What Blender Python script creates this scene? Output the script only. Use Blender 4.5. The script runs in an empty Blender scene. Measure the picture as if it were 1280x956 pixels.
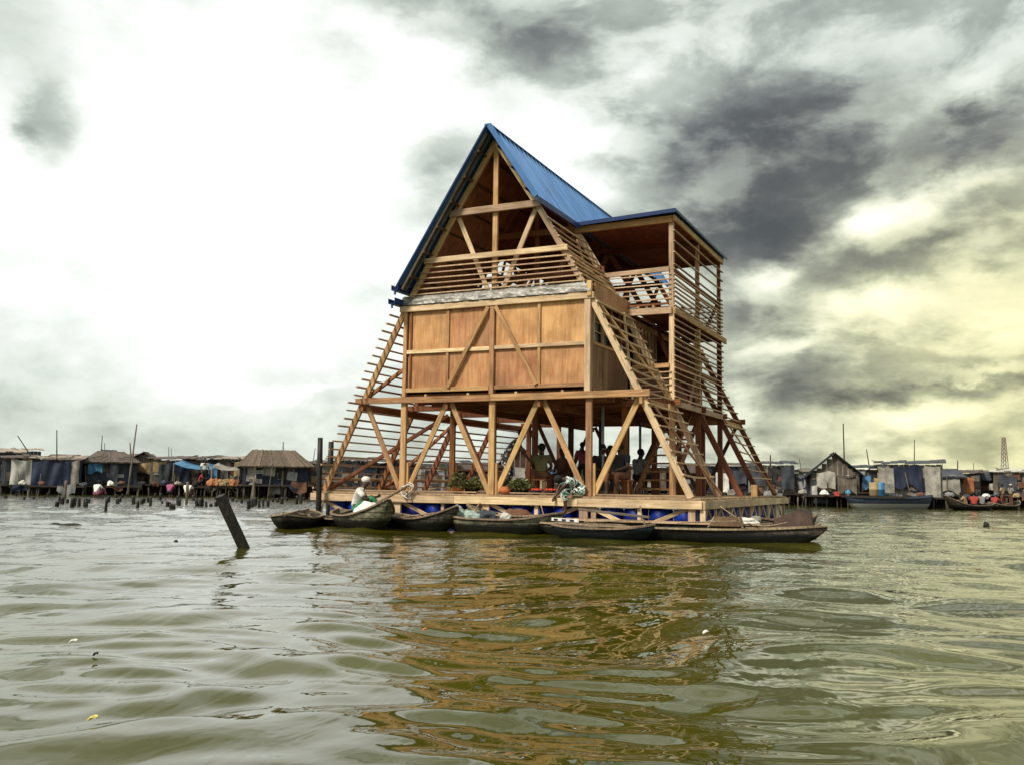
import bpy, bmesh, math, random
import numpy as np
from mathutils import Vector, Matrix, noise
random.seed(7); rng = np.random.default_rng(11)
R = math.radians
S = bpy.context.scene
C = bpy.data.collections.new('place'); S.collection.children.link(C)

# ------------------------------------------------------------------ camera
DZ = 0.85                      # deck height above the water
CAM = Vector((15.30882, -20.48135, DZ + 0.26)); YAW, PIT, ROL, F = -0.44582, 0.10573, 0.014, 1186.4
fw = Vector((math.sin(YAW)*math.cos(PIT), math.cos(YAW)*math.cos(PIT), math.sin(PIT)))
r1 = Vector((math.cos(YAW), -math.sin(YAW), 0)); u1 = r1.cross(fw)
rr = (math.cos(ROL)*r1 + math.sin(ROL)*u1).normalized(); uu = (-math.sin(ROL)*r1 + math.cos(ROL)*u1).normalized()
cd = bpy.data.cameras.new('camera'); cam = bpy.data.objects.new('camera', cd); C.objects.link(cam)
M3 = Matrix((rr, uu, -fw)).transposed()
cam.matrix_world = Matrix.Translation(CAM) @ M3.to_4x4()
cd.sensor_width = 36; cd.lens = F/1280*36; cd.clip_start = .1; cd.clip_end = 9000
S.camera = cam

# survey helpers: bearings read from the photograph, turned into real positions on the lagoon
def ray(px, py): return (fw + rr*((px-640)/F) - uu*((py-478)/F))
def on_water(px, py, z=0.0):
    d = ray(px, py); t = (z-CAM.z)/d.z; return CAM + d*t
def on_y(px, py, Y):
    d = ray(px, py); t = (Y-CAM.y)/d.y; return CAM + d*t
def at(px, py, D): return CAM + ray(px, py)*D
VIEW = math.atan2(r1.y, r1.x)

# ------------------------------------------------------------------ materials
MATS = {}
def nt(name):
    m = bpy.data.materials.new(name); m.use_nodes = True; t = m.node_tree
    return m, t, t.nodes['Principled BSDF']
def N(t, typ, **k):
    n = t.nodes.new(typ)
    for a, v in k.items():
        if a.startswith('_'): n.inputs[a[1:]].default_value = v
        else: setattr(n, a, v)
    return n
def L(t, a, b): t.links.new(a, b)
def ramp(t, fac, stops):
    n = N(t, 'ShaderNodeValToRGB'); e = n.color_ramp.elements
    while len(e) < len(stops): e.new(.5)
    for i, (p, c) in enumerate(stops):
        e[i].position = p; e[i].color = (*c, 1)
    L(t, fac, n.inputs[0]); return n.outputs[0]
def wood(name, c1, c2, c3, rough=.75, vary=.35, grain=26, space='Object', weather=.35, island=False):
    m, t, b = nt(name)
    tc = N(t, 'ShaderNodeTexCoord'); mp = N(t, 'ShaderNodeMapping'); L(t, tc.outputs[space], mp.inputs[0])
    oi = N(t, 'ShaderNodeObjectInfo')
    mp.inputs['Scale'].default_value = (grain, grain, 1.6)
    ad = N(t, 'ShaderNodeVectorMath', operation='ADD'); L(t, mp.outputs[0], ad.inputs[0]);
    ms = N(t, 'ShaderNodeMath', operation='MULTIPLY'); L(t, oi.outputs['Random'], ms.inputs[0]); ms.inputs[1].default_value = 57
    L(t, ms.outputs[0], ad.inputs[1])
    n1 = N(t, 'ShaderNodeTexNoise', _Scale=1.0, _Detail=6, _Roughness=.65); L(t, ad.outputs[0], n1.inputs['Vector'])
    col = ramp(t, n1.outputs[0], [(.3, c3), (.5, c1), (.68, c2)])
    # broad stains
    n2 = N(t, 'ShaderNodeTexNoise', _Scale=1.3, _Detail=5, _Roughness=.6)
    a2 = N(t, 'ShaderNodeVectorMath', operation='ADD'); L(t, tc.outputs[space], a2.inputs[0]); L(t, ms.outputs[0], a2.inputs[1]); L(t, a2.outputs[0], n2.inputs['Vector'])
    st = ramp(t, n2.outputs[0], [(.35, (1-weather,)*3), (.6, (1.0, 1.0, 1.0))])
    mx = N(t, 'ShaderNodeMix', data_type='RGBA', blend_type='MULTIPLY'); mx.inputs[0].default_value = 1
    L(t, col, mx.inputs[6]); L(t, st, mx.inputs[7])
    # per piece shade
    src = oi.outputs['Random']
    if island:
        g = N(t, 'ShaderNodeNewGeometry'); src = g.outputs['Random Per Island']
    mr = N(t, 'ShaderNodeMapRange'); mr.inputs[3].default_value = 1-vary; mr.inputs[4].default_value = 1+vary*.55; L(t, src, mr.inputs[0])
    hs = N(t, 'ShaderNodeHueSaturation'); L(t, mx.outputs[2], hs.inputs['Color']); L(t, mr.outputs[0], hs.inputs['Value'])
    mh = N(t, 'ShaderNodeMapRange'); mh.inputs[3].default_value = .485; mh.inputs[4].default_value = .512; L(t, src, mh.inputs[0]); L(t, mh.outputs[0], hs.inputs['Hue'])
    L(t, hs.outputs[0], b.inputs['Base Color']); b.inputs['Roughness'].default_value = rough
    bp = N(t, 'ShaderNodeBump', _Strength=.35, _Distance=.01); L(t, n1.outputs[0], bp.inputs['Height']); L(t, bp.outputs[0], b.inputs['Normal'])
    b.inputs['Specular IOR Level'].default_value = .25
    MATS[name] = m; return m
def rough_mat(name, c1, c2, scale=3, rough=.8, streak=(1, 1, 1), vary=.25, bump=.3, spots=None, spec=.3, island=False, space='Object'):
    m, t, b = nt(name)
    tc = N(t, 'ShaderNodeTexCoord'); mp = N(t, 'ShaderNodeMapping'); L(t, tc.outputs[space], mp.inputs[0]); mp.inputs['Scale'].default_value = streak
    oi = N(t, 'ShaderNodeObjectInfo'); ms = N(t, 'ShaderNodeMath', operation='MULTIPLY'); L(t, oi.outputs['Random'], ms.inputs[0]); ms.inputs[1].default_value = 31
    ad = N(t, 'ShaderNodeVectorMath', operation='ADD'); L(t, mp.outputs[0], ad.inputs[0]); L(t, ms.outputs[0], ad.inputs[1])
    n1 = N(t, 'ShaderNodeTexNoise', _Scale=scale, _Detail=7, _Roughness=.65); L(t, ad.outputs[0], n1.inputs['Vector'])
    stops = [(.32, c1), (.66, c2)]
    col = ramp(t, n1.outputs[0], stops)
    if spots:
        n2 = N(t, 'ShaderNodeTexNoise', _Scale=scale*2.2, _Detail=5, _Roughness=.7); L(t, ad.outputs[0], n2.inputs['Vector'])
        k = ramp(t, n2.outputs[0], [(.52, (0, 0, 0)), (.62, (1, 1, 1))])
        mx = N(t, 'ShaderNodeMix', data_type='RGBA'); L(t, k, mx.inputs[0]); L(t, col, mx.inputs[6]); mx.inputs[7].default_value = (*spots, 1); col = mx.outputs[2]
    src = oi.outputs['Random']
    if island: src = N(t, 'ShaderNodeNewGeometry').outputs['Random Per Island']
    mr = N(t, 'ShaderNodeMapRange'); mr.inputs[3].default_value = 1-vary; mr.inputs[4].default_value = 1+vary; L(t, src, mr.inputs[0])
    hs = N(t, 'ShaderNodeHueSaturation'); L(t, col, hs.inputs['Color']); L(t, mr.outputs[0], hs.inputs['Value'])
    L(t, hs.outputs[0], b.inputs['Base Color']); b.inputs['Roughness'].default_value = rough; b.inputs['Specular IOR Level'].default_value = spec
    bp = N(t, 'ShaderNodeBump', _Strength=bump, _Distance=.03); L(t, n1.outputs[0], bp.inputs['Height']); L(t, bp.outputs[0], b.inputs['Normal'])
    MATS[name] = m; return m

W_PALE = wood('sawn_timber_pale', (.66, .47, .28), (.78, .60, .40), (.44, .28, .14), vary=.42)
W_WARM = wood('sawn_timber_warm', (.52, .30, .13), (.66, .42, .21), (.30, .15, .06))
W_RED = wood('red_and_shaded_timber', (.25, .095, .038), (.33, .14, .06), (.13, .045, .02))  # reddish timber; interior shade of the inner frames is darkened into it
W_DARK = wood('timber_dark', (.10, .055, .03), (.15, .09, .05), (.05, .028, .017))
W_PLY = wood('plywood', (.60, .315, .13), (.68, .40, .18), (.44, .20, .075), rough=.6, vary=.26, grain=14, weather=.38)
W_PLYD = wood('plywood_inside_shaded', (.32, .115, .06), (.40, .16, .085), (.20, .06, .034), vary=.1, grain=7)  # plywood darkened to carry the shade of the interior
W_SLAT = wood('slat_timber', (.62, .42, .25), (.76, .56, .37), (.36, .21, .10), vary=.4, island=True, weather=.2)
W_BOARD = wood('board_cladding', (.26, .145, .075), (.34, .20, .11), (.15, .08, .04), vary=.3, island=True)
W_DECK = wood('deck_board', (.42, .28, .16), (.55, .39, .24), (.26, .16, .09), vary=.35, island=True)
W_GREY = wood('old_grey_timber', (.16, .13, .10), (.24, .20, .155), (.075, .06, .048), vary=.4, island=True, grain=14)
W_STILT = wood('wet_stilt_timber', (.055, .042, .032), (.10, .08, .06), (.02, .016, .013), vary=.5)
W_BLACK = wood('waterlogged_timber', (.022, .019, .017), (.05, .043, .036), (.008, .007, .007), rough=.5, vary=.4)

def roof_blue():
    m, t, b = nt('blue_sheet_metal')
    tc = N(t, 'ShaderNodeTexCoord'); n = N(t, 'ShaderNodeTexNoise', _Scale=1.2, _Detail=6, _Roughness=.6)
    mp = N(t, 'ShaderNodeMapping'); mp.inputs['Scale'].default_value = (.7, 4, .6); L(t, tc.outputs['Object'], mp.inputs[0]); L(t, mp.outputs[0], n.inputs['Vector'])
    c = ramp(t, n.outputs[0], [(.3, (.018, .085, .24)), (.62, (.06, .19, .42))]); n5 = N(t, 'ShaderNodeTexNoise', _Scale=2.6, _Detail=9, _Roughness=.7); L(t, mp.outputs[0], n5.inputs['Vector']); k5 = ramp(t, n5.outputs[0], [(.50, (0, 0, 0)), (.72, (.6, .6, .6))])
    mx5 = N(t, 'ShaderNodeMix', data_type='RGBA'); L(t, k5, mx5.inputs[0]); L(t, c, mx5.inputs[6]); mx5.inputs[7].default_value = (.09, .15, .20, 1); L(t, mx5.outputs[2], b.inputs['Base Color'])
    b.inputs['Metallic'].default_value = .15; b.inputs['Specular IOR Level'].default_value = .45
    r = ramp(t, n.outputs[0], [(.3, (.48,)*3), (.7, (.34,)*3)]); L(t, r, b.inputs['Roughness'])
    return m
BLUE = roof_blue()
BLUE_D = rough_mat('blue_flashing', (.008, .022, .09), (.016, .045, .16), 4, .45)
BARREL = rough_mat('blue_barrel_plastic', (.004, .02, .26), (.008, .05, .48), 3, .35, spec=.5)
TARPW = rough_mat('plastic_sheet', (.13, .12, .10), (.46, .42, .36), 5, .35, spec=.6, bump=.8)
GLASSD = rough_mat('window_dark', (.008, .008, .008), (.03, .028, .028), 5, .2, spec=.6)
THATCH = rough_mat('palm_thatch', (.045, .034, .025), (.19, .14, .10), 4, .95, streak=(5, 1, 1), island=True, bump=1)
RUST = rough_mat('rusty_sheet', (.04, .034, .033), (.12, .095, .082), 1.2, .8, streak=(3, 1, 1), spots=(.12, .06, .035))
ZINC = rough_mat('zinc_sheet', (.17, .18, .19), (.34, .35, .35), 1.0, .6, streak=(4, 1, 1), spots=(.15, .10, .07))
TAN = rough_mat('tan_sheet_roof', (.16, .125, .10), (.36, .29, .23), 1.0, .8, streak=(4, 1, 1))
NAVY = rough_mat('navy_tarpaulin', (.004, .007, .02), (.013, .022, .055), 1.6, .55, bump=.6, spec=.4)
CHAR = rough_mat('charcoal_sheet', (.022, .026, .034), (.06, .066, .08), 1.4, .7, bump=.6)
PALE = rough_mat('pale_sacking', (.12, .11, .095), (.36, .33, .28), 1.8, .85, bump=.6)
CREAM = rough_mat('cream_tarpaulin', (.30, .28, .25), (.58, .56, .50), 1.8, .7, bump=.6)
BTARP = rough_mat('bright_blue_tarpaulin', (.03, .10, .20), (.08, .25, .42), 2, .5)
ORANGE = rough_mat('orange_cloth', (.26, .09, .04), (.50, .22, .09), 2.5, .8)
OCHRE = rough_mat('ochre_board', (.22, .155, .075), (.38, .27, .14), 2.5, .8)
DARK_SHADE = rough_mat('dark_board_and_shade', (.012, .011, .011), (.035, .03, .028), 3, .9)  # dark boards and heaps; also painted shade under floors and in openings
HULL = rough_mat('old_hull_wood', (.014, .011, .009), (.06, .047, .034), 3, .7, streak=(1, 3, 3), spots=(.13, .11, .075), bump=.6)
HULLG = rough_mat('algae_hull_wood', (.04, .042, .024), (.22, .20, .13), 3, .75, streak=(1.5, 3, 3), spots=(.035, .035, .025), bump=.6)
HULLB = rough_mat('blue_washed_hull_wood', (.01, .02, .026), (.03, .07, .09), 3, .6, streak=(1, 3, 3), bump=.5)
HULLN = rough_mat('navy_hull_paint', (.012, .017, .03), (.03, .04, .062), 3, .6)
GUN = wood('gunwale_timber', (.32, .23, .15), (.50, .38, .25), (.13, .09, .055), vary=.2, weather=.5)
SKIN = rough_mat('dark_skin', (.045, .022, .013), (.075, .038, .022), 6, .5, bump=.05, vary=.1, spec=.4)
HAIR = rough_mat('black_hair', (.006, .005, .005), (.015, .013, .012), 20, .8, bump=.5)
def wetline(m, h):
    t = m.node_tree; b = t.nodes['Principled BSDF']; src = b.inputs['Base Color'].links[0].from_socket
    tc = N(t, 'ShaderNodeTexCoord'); sp = N(t, 'ShaderNodeSeparateXYZ'); L(t, tc.outputs['Object'], sp.inputs[0])
    nn = N(t, 'ShaderNodeTexNoise', _Scale=2.5, _Detail=5); L(t, tc.outputs['Object'], nn.inputs['Vector'])
    ma = N(t, 'ShaderNodeMath', operation='MULTIPLY_ADD'); L(t, nn.outputs[0], ma.inputs[0]); ma.inputs[1].default_value = -.22; L(t, sp.outputs[2], ma.inputs[2])
    f = ramp(t, ma.outputs[0], [(max(0, h-.13), (.10, .095, .08)), (h-.07, (1, 1, 1))])
    mx = N(t, 'ShaderNodeMix', data_type='RGBA', blend_type='MULTIPLY'); mx.inputs[0].default_value = 1; L(t, src, mx.inputs[6]); L(t, f, mx.inputs[7])
    wv = N(t, 'ShaderNodeTexWave', bands_direction='Z', _Scale=2.3, _Distortion=.7, _Detail=2); L(t, tc.outputs['Object'], wv.inputs['Vector'])
    ln = ramp(t, wv.outputs['Fac'], [(.04, (.25, .25, .25)), (.14, (1, 1, 1))]); m2 = N(t, 'ShaderNodeMix', data_type='RGBA', blend_type='MULTIPLY'); m2.inputs[0].default_value = 1
    L(t, mx.outputs[2], m2.inputs[6]); L(t, ln, m2.inputs[7]); L(t, m2.outputs[2], b.inputs['Base Color'])
for _m in (HULL, HULLG, HULLB): wetline(_m, .20)
def cloth(name, c, rough=.85):
    return rough_mat(name, tuple(v*.75 for v in c), tuple(min(1, v*1.15) for v in c), 7, rough, bump=.4, vary=.05)
CW, CB, CGN, CPK, CTL, COL, CRD, CBR, CGY = (cloth('white_cloth', (.75, .72, .66)), cloth('black_cloth', (.015, .015, .018)), cloth('green_cloth', (.04, .19, .08)),
    cloth('pink_cloth', (.34, .09, .19)), cloth('teal_cloth', (.05, .22, .22)), cloth('olive_cloth', (.14, .13, .06)), cloth('red_cloth', (.30, .045, .035)), cloth('brown_cloth', (.13, .06, .035)), cloth('grey_cloth', (.22, .22, .21)))
def print_mat():
    m, t, b = nt('printed_wrapper'); tc = N(t, 'ShaderNodeTexCoord')
    v = N(t, 'ShaderNodeTexNoise', _Scale=9, _Detail=1, _Distortion=1.2); L(t, tc.outputs['Object'], v.inputs['Vector'])
    c1 = ramp(t, v.outputs[0], [(.44, (.015, .015, .015)), (.475, (.72, .76, .66)), (.56, (.72, .76, .66)), (.60, (.05, .30, .27))]); L(t, c1, b.inputs['Base Color'])
    b.inputs['Roughness'].default_value = .85; return m
PRINT = print_mat()
def print2():
    m, t, b = nt('speckled_print_cloth'); tc = N(t, 'ShaderNodeTexCoord')
    v = N(t, 'ShaderNodeTexVoronoi', _Scale=11); L(t, tc.outputs['Object'], v.inputs['Vector'])
    c1 = ramp(t, v.outputs['Distance'], [(.25, (.50, .48, .46)), (.36, (.02, .02, .025))]); L(t, c1, b.inputs['Base Color']); b.inputs['Roughness'].default_value = .9; return m
PRINT2 = print2()
LEAF = rough_mat('leaf_green', (.02, .032, .01), (.30, .30, .12), 9, .6, island=True, vary=.5)
LEAFY = rough_mat('leaf_yellow', (.45, .36, .08), (.7, .6, .2), 5, .6)
CLAY = cloth('orange_clay', (.50, .15, .05), .7)
REDF = cloth('red_fruit', (.45, .04, .02), .4)
STEEL = rough_mat('galvanised_steel', (.16, .16, .16), (.32, .32, .32), 3, .5)

# ------------------------------------------------------------------ object helpers
def link(o, parent=None):
    C.objects.link(o)
    if parent is not None: o.parent = parent
    return o
def mesh(name, V, Fc, mat, parent=None, smooth=False):
    me = bpy.data.meshes.new(name); me.from_pydata([tuple(v) for v in V], [], [tuple(f) for f in Fc]); me.update()
    mats = mat if isinstance(mat, (list, tuple)) else [mat]
    for mm in mats: me.materials.append(mm)
    if smooth:
        me.polygons.foreach_set('use_smooth', [True]*len(me.polygons))
    o = bpy.data.objects.new(name, me); link(o, parent); return o
def tag(o, label, cat, group=None, kind=None):
    o['label'] = label; o['category'] = cat
    if group: o['group'] = group
    if kind: o['kind'] = kind
    return o
def empty(name, loc, label, cat, rz=0, group=None):
    o = bpy.data.objects.new(name, None); o.location = loc; o.rotation_euler = (0, 0, rz); link(o); o.empty_display_size = .3
    return tag(o, label, cat, group)
BOXF = [(0, 3, 2, 1), (4, 5, 6, 7), (0, 1, 5, 4), (1, 2, 6, 5), (2, 3, 7, 6), (3, 0, 4, 7)]
class MB:
    def __init__(s): s.V = []; s.F = []
    def add(s, V, Fc):
        n = len(s.V); s.V += [Vector(v) for v in V]; s.F += [tuple(i+n for i in f) for f in Fc]
    def box(s, x0, x1, y0, y1, z0, z1, M=None):
        V = [Vector(v) for v in ((x0, y0, z0), (x1, y0, z0), (x1, y1, z0), (x0, y1, z0), (x0, y0, z1), (x1, y0, z1), (x1, y1, z1), (x0, y1, z1))]
        if M: V = [M @ v for v in V]
        s.add(V, BOXF)
    def bar(s, p, q, w, d, up=(0, 0, 1), sag=0, seg=1):
        p, q = Vector(p), Vector(q); ax = (q-p).normalized(); up = Vector(up)
        if abs(ax.dot(up)) > .98: up = Vector((0, 1, 0))
        a = ax.cross(up).normalized(); b = a.cross(ax).normalized()
        V = []; Fc = []
        for i in range(seg+1):
            t = i/seg; c = p.lerp(q, t) - Vector((0, 0, 1))*sag*4*t*(1-t)
            V += [c - a*w/2 - b*d/2, c + a*w/2 - b*d/2, c + a*w/2 + b*d/2, c - a*w/2 + b*d/2]
        Fc.append((3, 2, 1, 0)); n = 4*seg; Fc.append((n, n+1, n+2, n+3))
        for i in range(seg):
            k = 4*i
            for j in range(4): Fc.append((k+j, k+(j+1) % 4, k+4+(j+1) % 4, k+4+j))
        s.add(V, Fc)
    def tube(s, pts, rad, n=8, cap=True):
        pts = [Vector(p) for p in pts]; rad = rad if isinstance(rad, (list, tuple)) else [rad]*len(pts)
        V = []; Fc = []
        for i, p in enumerate(pts):
            ax = (pts[min(i+1, len(pts)-1)] - pts[max(i-1, 0)]).normalized()
            up = Vector((0, 0, 1)) if abs(ax.z) < .9 else Vector((1, 0, 0))
            a = ax.cross(up).normalized(); b = a.cross(ax)
            for j in range(n):
                th = 2*math.pi*j/n; V.append(p + (a*math.cos(th) + b*math.sin(th))*rad[i])
        for i in range(len(pts)-1):
            for j in range(n): Fc.append((i*n+j, i*n+(j+1) % n, (i+1)*n+(j+1) % n, (i+1)*n+j))
        if cap: Fc.append(tuple(range(n))[::-1]); Fc.append(tuple((len(pts)-1)*n+j for j in range(n)))
        s.add(V, Fc)
    def lathe(s, prof, c=(0, 0, 0), n=16):
        c = Vector(c); V = []; Fc = []
        for r, z in prof:
            for j in range(n): th = 2*math.pi*j/n; V.append(c + Vector((r*math.cos(th), r*math.sin(th), z)))
        for i in range(len(prof)-1):
            for j in range(n): Fc.append((i*n+j, i*n+(j+1) % n, (i+1)*n+(j+1) % n, (i+1)*n+j))
        Fc.append(tuple(range(n))[::-1]); Fc.append(tuple((len(prof)-1)*n+j for j in range(n)))
        s.add(V, Fc)
    def build(s, name, mat, parent=None, smooth=False): return mesh(name, s.V, s.F, mat, parent, smooth)
def timber(name, p, q, w, d, mat, parent=None, side=(0, 1, 0)):
    """one length of sawn timber; local Z runs along the grain; w across `side`, d along it"""
    p, q = Vector(p), Vector(q); ln = (q-p).length; ax = (q-p).normalized(); s = Vector(side)
    s = (s - ax*s.dot(ax)).normalized(); a = s.cross(ax).normalized()
    w *= random.uniform(.95, 1.05); d *= random.uniform(.95, 1.05)
    b = min(.006, w*.1); x, y = w/2, d/2
    ring = [(-x+b, -y), (x-b, -y), (x, -y+b), (x, y-b), (x-b, y), (-x+b, y), (-x, y-b), (-x, -y+b)]
    segs = max(1, int(ln/1.2)); V = []; Fc = []
    for i in range(segs+1):
        t = i/segs; o = (0, 0) if i in (0, segs) else (random.uniform(-.004, .004), random.uniform(-.004, .004))
        V += [(rx+o[0], ry+o[1], ln*t) for rx, ry in ring]
    for i in range(segs):
        for j in range(8): Fc.append((8*i+j, 8*i+(j+1) % 8, 8*i+8+(j+1) % 8, 8*i+8+j))
    Fc.append(tuple(range(8))[::-1]); Fc.append(tuple(8*segs+j for j in range(8)))
    o = mesh(name, V, Fc, mat, parent)
    M = Matrix((a, s, ax)).transposed().to_4x4(); M.translation = p
    o.matrix_local = M if parent is None else M
    return o

# ------------------------------------------------------------------ the floating school
school = empty('floating_school', (0, 0, 0), 'large timber A-frame school with blue metal roof floating on a barrel raft in the lagoon', 'building')
H = 2.316; BAY = 2.544; LEN = 4*BAY; Z = DZ
def P(x, y, z): return Vector((x, y, z+Z))
FY = [i*BAY for i in range(5)]
APEX = 8.80
LEGN = [(.12, 0), (1.27, H), (2.47, 2*H), (3.87, 3*H+.04), (5.0, APEX)]
def legx(z):
    for (xa, za), (xb, zb) in zip(LEGN, LEGN[1:]):
        if z <= zb: return xa + (xb-xa)*(z-za)/(zb-za)
    return 5.0
T = lambda nm, p, q, w, d, m, side=(0, 1, 0): timber(nm, P(*p), P(*q), w, d, m, school, side)

# raft: barrels, bearers, fascia
def barrel(x, y):
    b = MB(); r = .275
    b.lathe([(r*.9, 0), (r, .03), (r, .24), (r*1.04, .26), (r, .28), (r, .5), (r*1.04, .52), (r, .54), (r, .76), (r*.9, .8)], n=18)
    o = b.build('barrel', BARREL, school, True); o.location = (x, y, -.22); return o
b0 = barrel(.35, .42)
for i in range(1, 17):
    o = b0.copy(); link(o); o.parent = school; o.location.x = .35 + i*.582
for i in range(1, 17):
    o = b0.copy(); link(o); o.parent = school; o.location = (9.66, .42+i*.582, -.22)
for i in range(1, 17):
    o = b0.copy(); link(o); o.parent = school; o.location = (.35, .42+i*.582, -.22)
mb = MB()
y = -.12; k = 0
while y < LEN+.25:
    x0 = -.14 + random.uniform(-.02, .02); x1 = 10.14 + random.uniform(-.02, .02)
    cut = random.choice((2.6, 4.1, 5.2, 6.6)); z0 = -.045 + random.uniform(0, .004)
    mb.box(x0, cut-.004, y, y+.145, Z+z0, Z+z0+.04); mb.box(cut+.004, x1, y, y+.145, Z+z0, Z+z0+.04)
    y += .155
mb.build('deck', W_DECK, school)
for (x0, x1) in ((-.16, 4.1), (4.11, 7.3), (7.31, 10.17)):
    T('fascia_beam', (x0, -.19, -.145), (x1, -.19, -.145), .05, .19, W_PALE, (0, 0, 1))
for (y0, y1) in ((-.16, 5.0), (5.01, LEN+.3)):
    T('fascia_beam', (10.2, y0, -.145), (10.2, y1, -.145), .05, .19, W_PALE, (0, 0, 1))
    T('fascia_beam', (-.19, y0, -.145), (-.19, y1, -.145), .05, .19, W_WARM, (0, 0, 1))
T('fascia_beam', (-.16, LEN+.34, -.145), (10.17, LEN+.34, -.145), .05, .19, W_WARM, (0, 0, 1))
T('bottom_chord', (-.1, -.12, -.72), (10.1, -.12, -.72), .06, .14, W_PALE, (0, 0, 1))
T('bottom_chord', (10.12, -.1, -.72), (10.12, LEN+.2, -.72), .06, .14, W_PALE, (0, 0, 1))
for x in (0.06, 2.45, 4.93, 7.43, 9.93):
    T('raft_post', (x, -.12, -.70), (x, -.12, -.05), .20 if x < 9.9 else .16, .06, W_PALE)
    if x in (7.43, 9.93): T('raft_post', (x+.24, -.11, -.70), (x+.24, -.11, -.05), .12, .06, W_PALE)
for x in (1.25, 3.75, 6.25, 8.75): T('raft_stud', (x, -.11, -.70), (x, -.11, -.05), .09, .05, W_PALE)
for x in (0.06, 2.45, 4.93, 7.43, 9.93):
    if x < 9.9: T('raft_brace', (x+.12, -.075, -.24), (x+1.12, -.075, -.66), .09, .045, W_PALE)
    if x > .1: T('raft_brace', (x-.12, -.075, -.24), (x-1.12, -.075, -.66), .09, .045, W_PALE)
for i, y in enumerate(FY):
    T('raft_post', (10.12, y, -.70), (10.12, y, -.05), .14, .06, W_PALE, (1, 0, 0))
    if i < 4:
        T('raft_stud', (10.11, y+BAY/2, -.70), (10.11, y+BAY/2, -.05), .08, .05, W_PALE, (1, 0, 0))
        T('raft_brace', (10.08, y+.1, -.66), (10.08, y+BAY/4, -.26), .07, .045, W_PALE, (1, 0, 0))
        T('raft_brace', (10.08, y+BAY/2-.1, -.66), (10.08, y+BAY/4+.04, -.26), .07, .045, W_PALE, (1, 0, 0))
        T('raft_brace', (10.08, y+BAY/2+.1, -.66), (10.08, y+BAY*.75-.04, -.26), .07, .045, W_PALE, (1, 0, 0))
        T('raft_brace', (10.08, y+BAY-.1, -.66), (10.08, y+BAY*.75, -.26), .07, .045, W_PALE, (1, 0, 0))
mb = MB()
for x in (1.2, 3.7, 6.2, 8.6): mb.box(x, x+.1, 0, LEN, Z-.3, Z-.05)
mb.build('raft_bearer', W_DARK, school)

# frames
for i, y in enumerate(FY):
    front = i == 0; rear = i == 4
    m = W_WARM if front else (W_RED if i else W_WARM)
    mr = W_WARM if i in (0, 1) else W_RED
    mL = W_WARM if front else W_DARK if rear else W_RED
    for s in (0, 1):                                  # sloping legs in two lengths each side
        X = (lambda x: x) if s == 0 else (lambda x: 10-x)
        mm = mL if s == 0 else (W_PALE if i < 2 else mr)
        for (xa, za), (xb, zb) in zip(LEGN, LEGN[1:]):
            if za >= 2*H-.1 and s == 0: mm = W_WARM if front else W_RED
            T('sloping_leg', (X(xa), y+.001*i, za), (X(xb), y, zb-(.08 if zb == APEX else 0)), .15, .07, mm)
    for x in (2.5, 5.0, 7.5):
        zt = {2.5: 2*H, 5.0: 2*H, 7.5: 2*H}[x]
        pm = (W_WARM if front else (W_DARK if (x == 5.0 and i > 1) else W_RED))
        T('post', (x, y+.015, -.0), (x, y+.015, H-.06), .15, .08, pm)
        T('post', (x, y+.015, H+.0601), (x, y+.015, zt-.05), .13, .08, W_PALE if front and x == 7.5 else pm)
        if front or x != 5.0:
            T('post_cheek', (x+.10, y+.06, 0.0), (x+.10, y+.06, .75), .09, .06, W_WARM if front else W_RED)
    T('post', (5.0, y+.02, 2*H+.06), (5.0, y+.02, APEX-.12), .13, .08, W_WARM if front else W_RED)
    # beams
    yb = y-.075
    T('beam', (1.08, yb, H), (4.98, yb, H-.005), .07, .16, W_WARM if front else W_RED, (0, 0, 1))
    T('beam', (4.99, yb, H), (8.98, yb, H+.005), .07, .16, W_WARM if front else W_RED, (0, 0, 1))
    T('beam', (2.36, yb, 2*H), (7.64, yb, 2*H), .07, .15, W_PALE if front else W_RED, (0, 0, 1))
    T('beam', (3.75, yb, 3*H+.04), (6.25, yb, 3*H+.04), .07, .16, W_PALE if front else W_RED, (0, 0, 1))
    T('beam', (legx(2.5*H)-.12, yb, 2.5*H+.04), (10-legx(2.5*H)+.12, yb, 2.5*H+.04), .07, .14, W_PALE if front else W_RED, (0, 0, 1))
    # ground level V braces
    if i in (0, 2, 4):
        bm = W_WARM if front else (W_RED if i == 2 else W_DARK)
        for nx in (1.25, 3.75, 6.25, 8.75):
            for sgn in (-1, 1):
                if (nx == 1.25 and sgn == -1) or (nx == 8.75 and sgn == 1): continue
                if i == 2 and nx in (6.25, 8.75): continue
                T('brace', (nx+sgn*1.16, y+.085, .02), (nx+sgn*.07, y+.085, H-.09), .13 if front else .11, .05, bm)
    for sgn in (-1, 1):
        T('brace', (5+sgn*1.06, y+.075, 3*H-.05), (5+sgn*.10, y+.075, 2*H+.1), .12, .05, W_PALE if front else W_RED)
# braces of side bays on the left
T('brace', (.2, .1, .05), (2.35, BAY, H-.2), .10, .06, W_RED)
T('brace', (1.3, .1, H+.1), (2.4, BAY, 2*H-.2), .10, .06, W_RED)
T('brace', (.22, BAY+.1, .05), (1.2, 2*BAY, H-.2), .10, .06, W_RED)
# longitudinal beams at nodes
for x in (1.25, 3.75, 6.25):
    T('tie_beam', (x, -.05, H-.17), (x, LEN+.1, H-.17), .07, .15, W_RED, (0, 0, 1))
T('tie_beam', (8.78, -.12, H-.165), (8.78, BAY-.06, H-.165), .07, .15, W_WARM, (0, 0, 1))
T('tie_beam', (8.78, 3*BAY+.1, H-.165), (8.78, LEN+.15, H-.165), .09, .16, W_WARM, (0, 0, 1))
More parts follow.
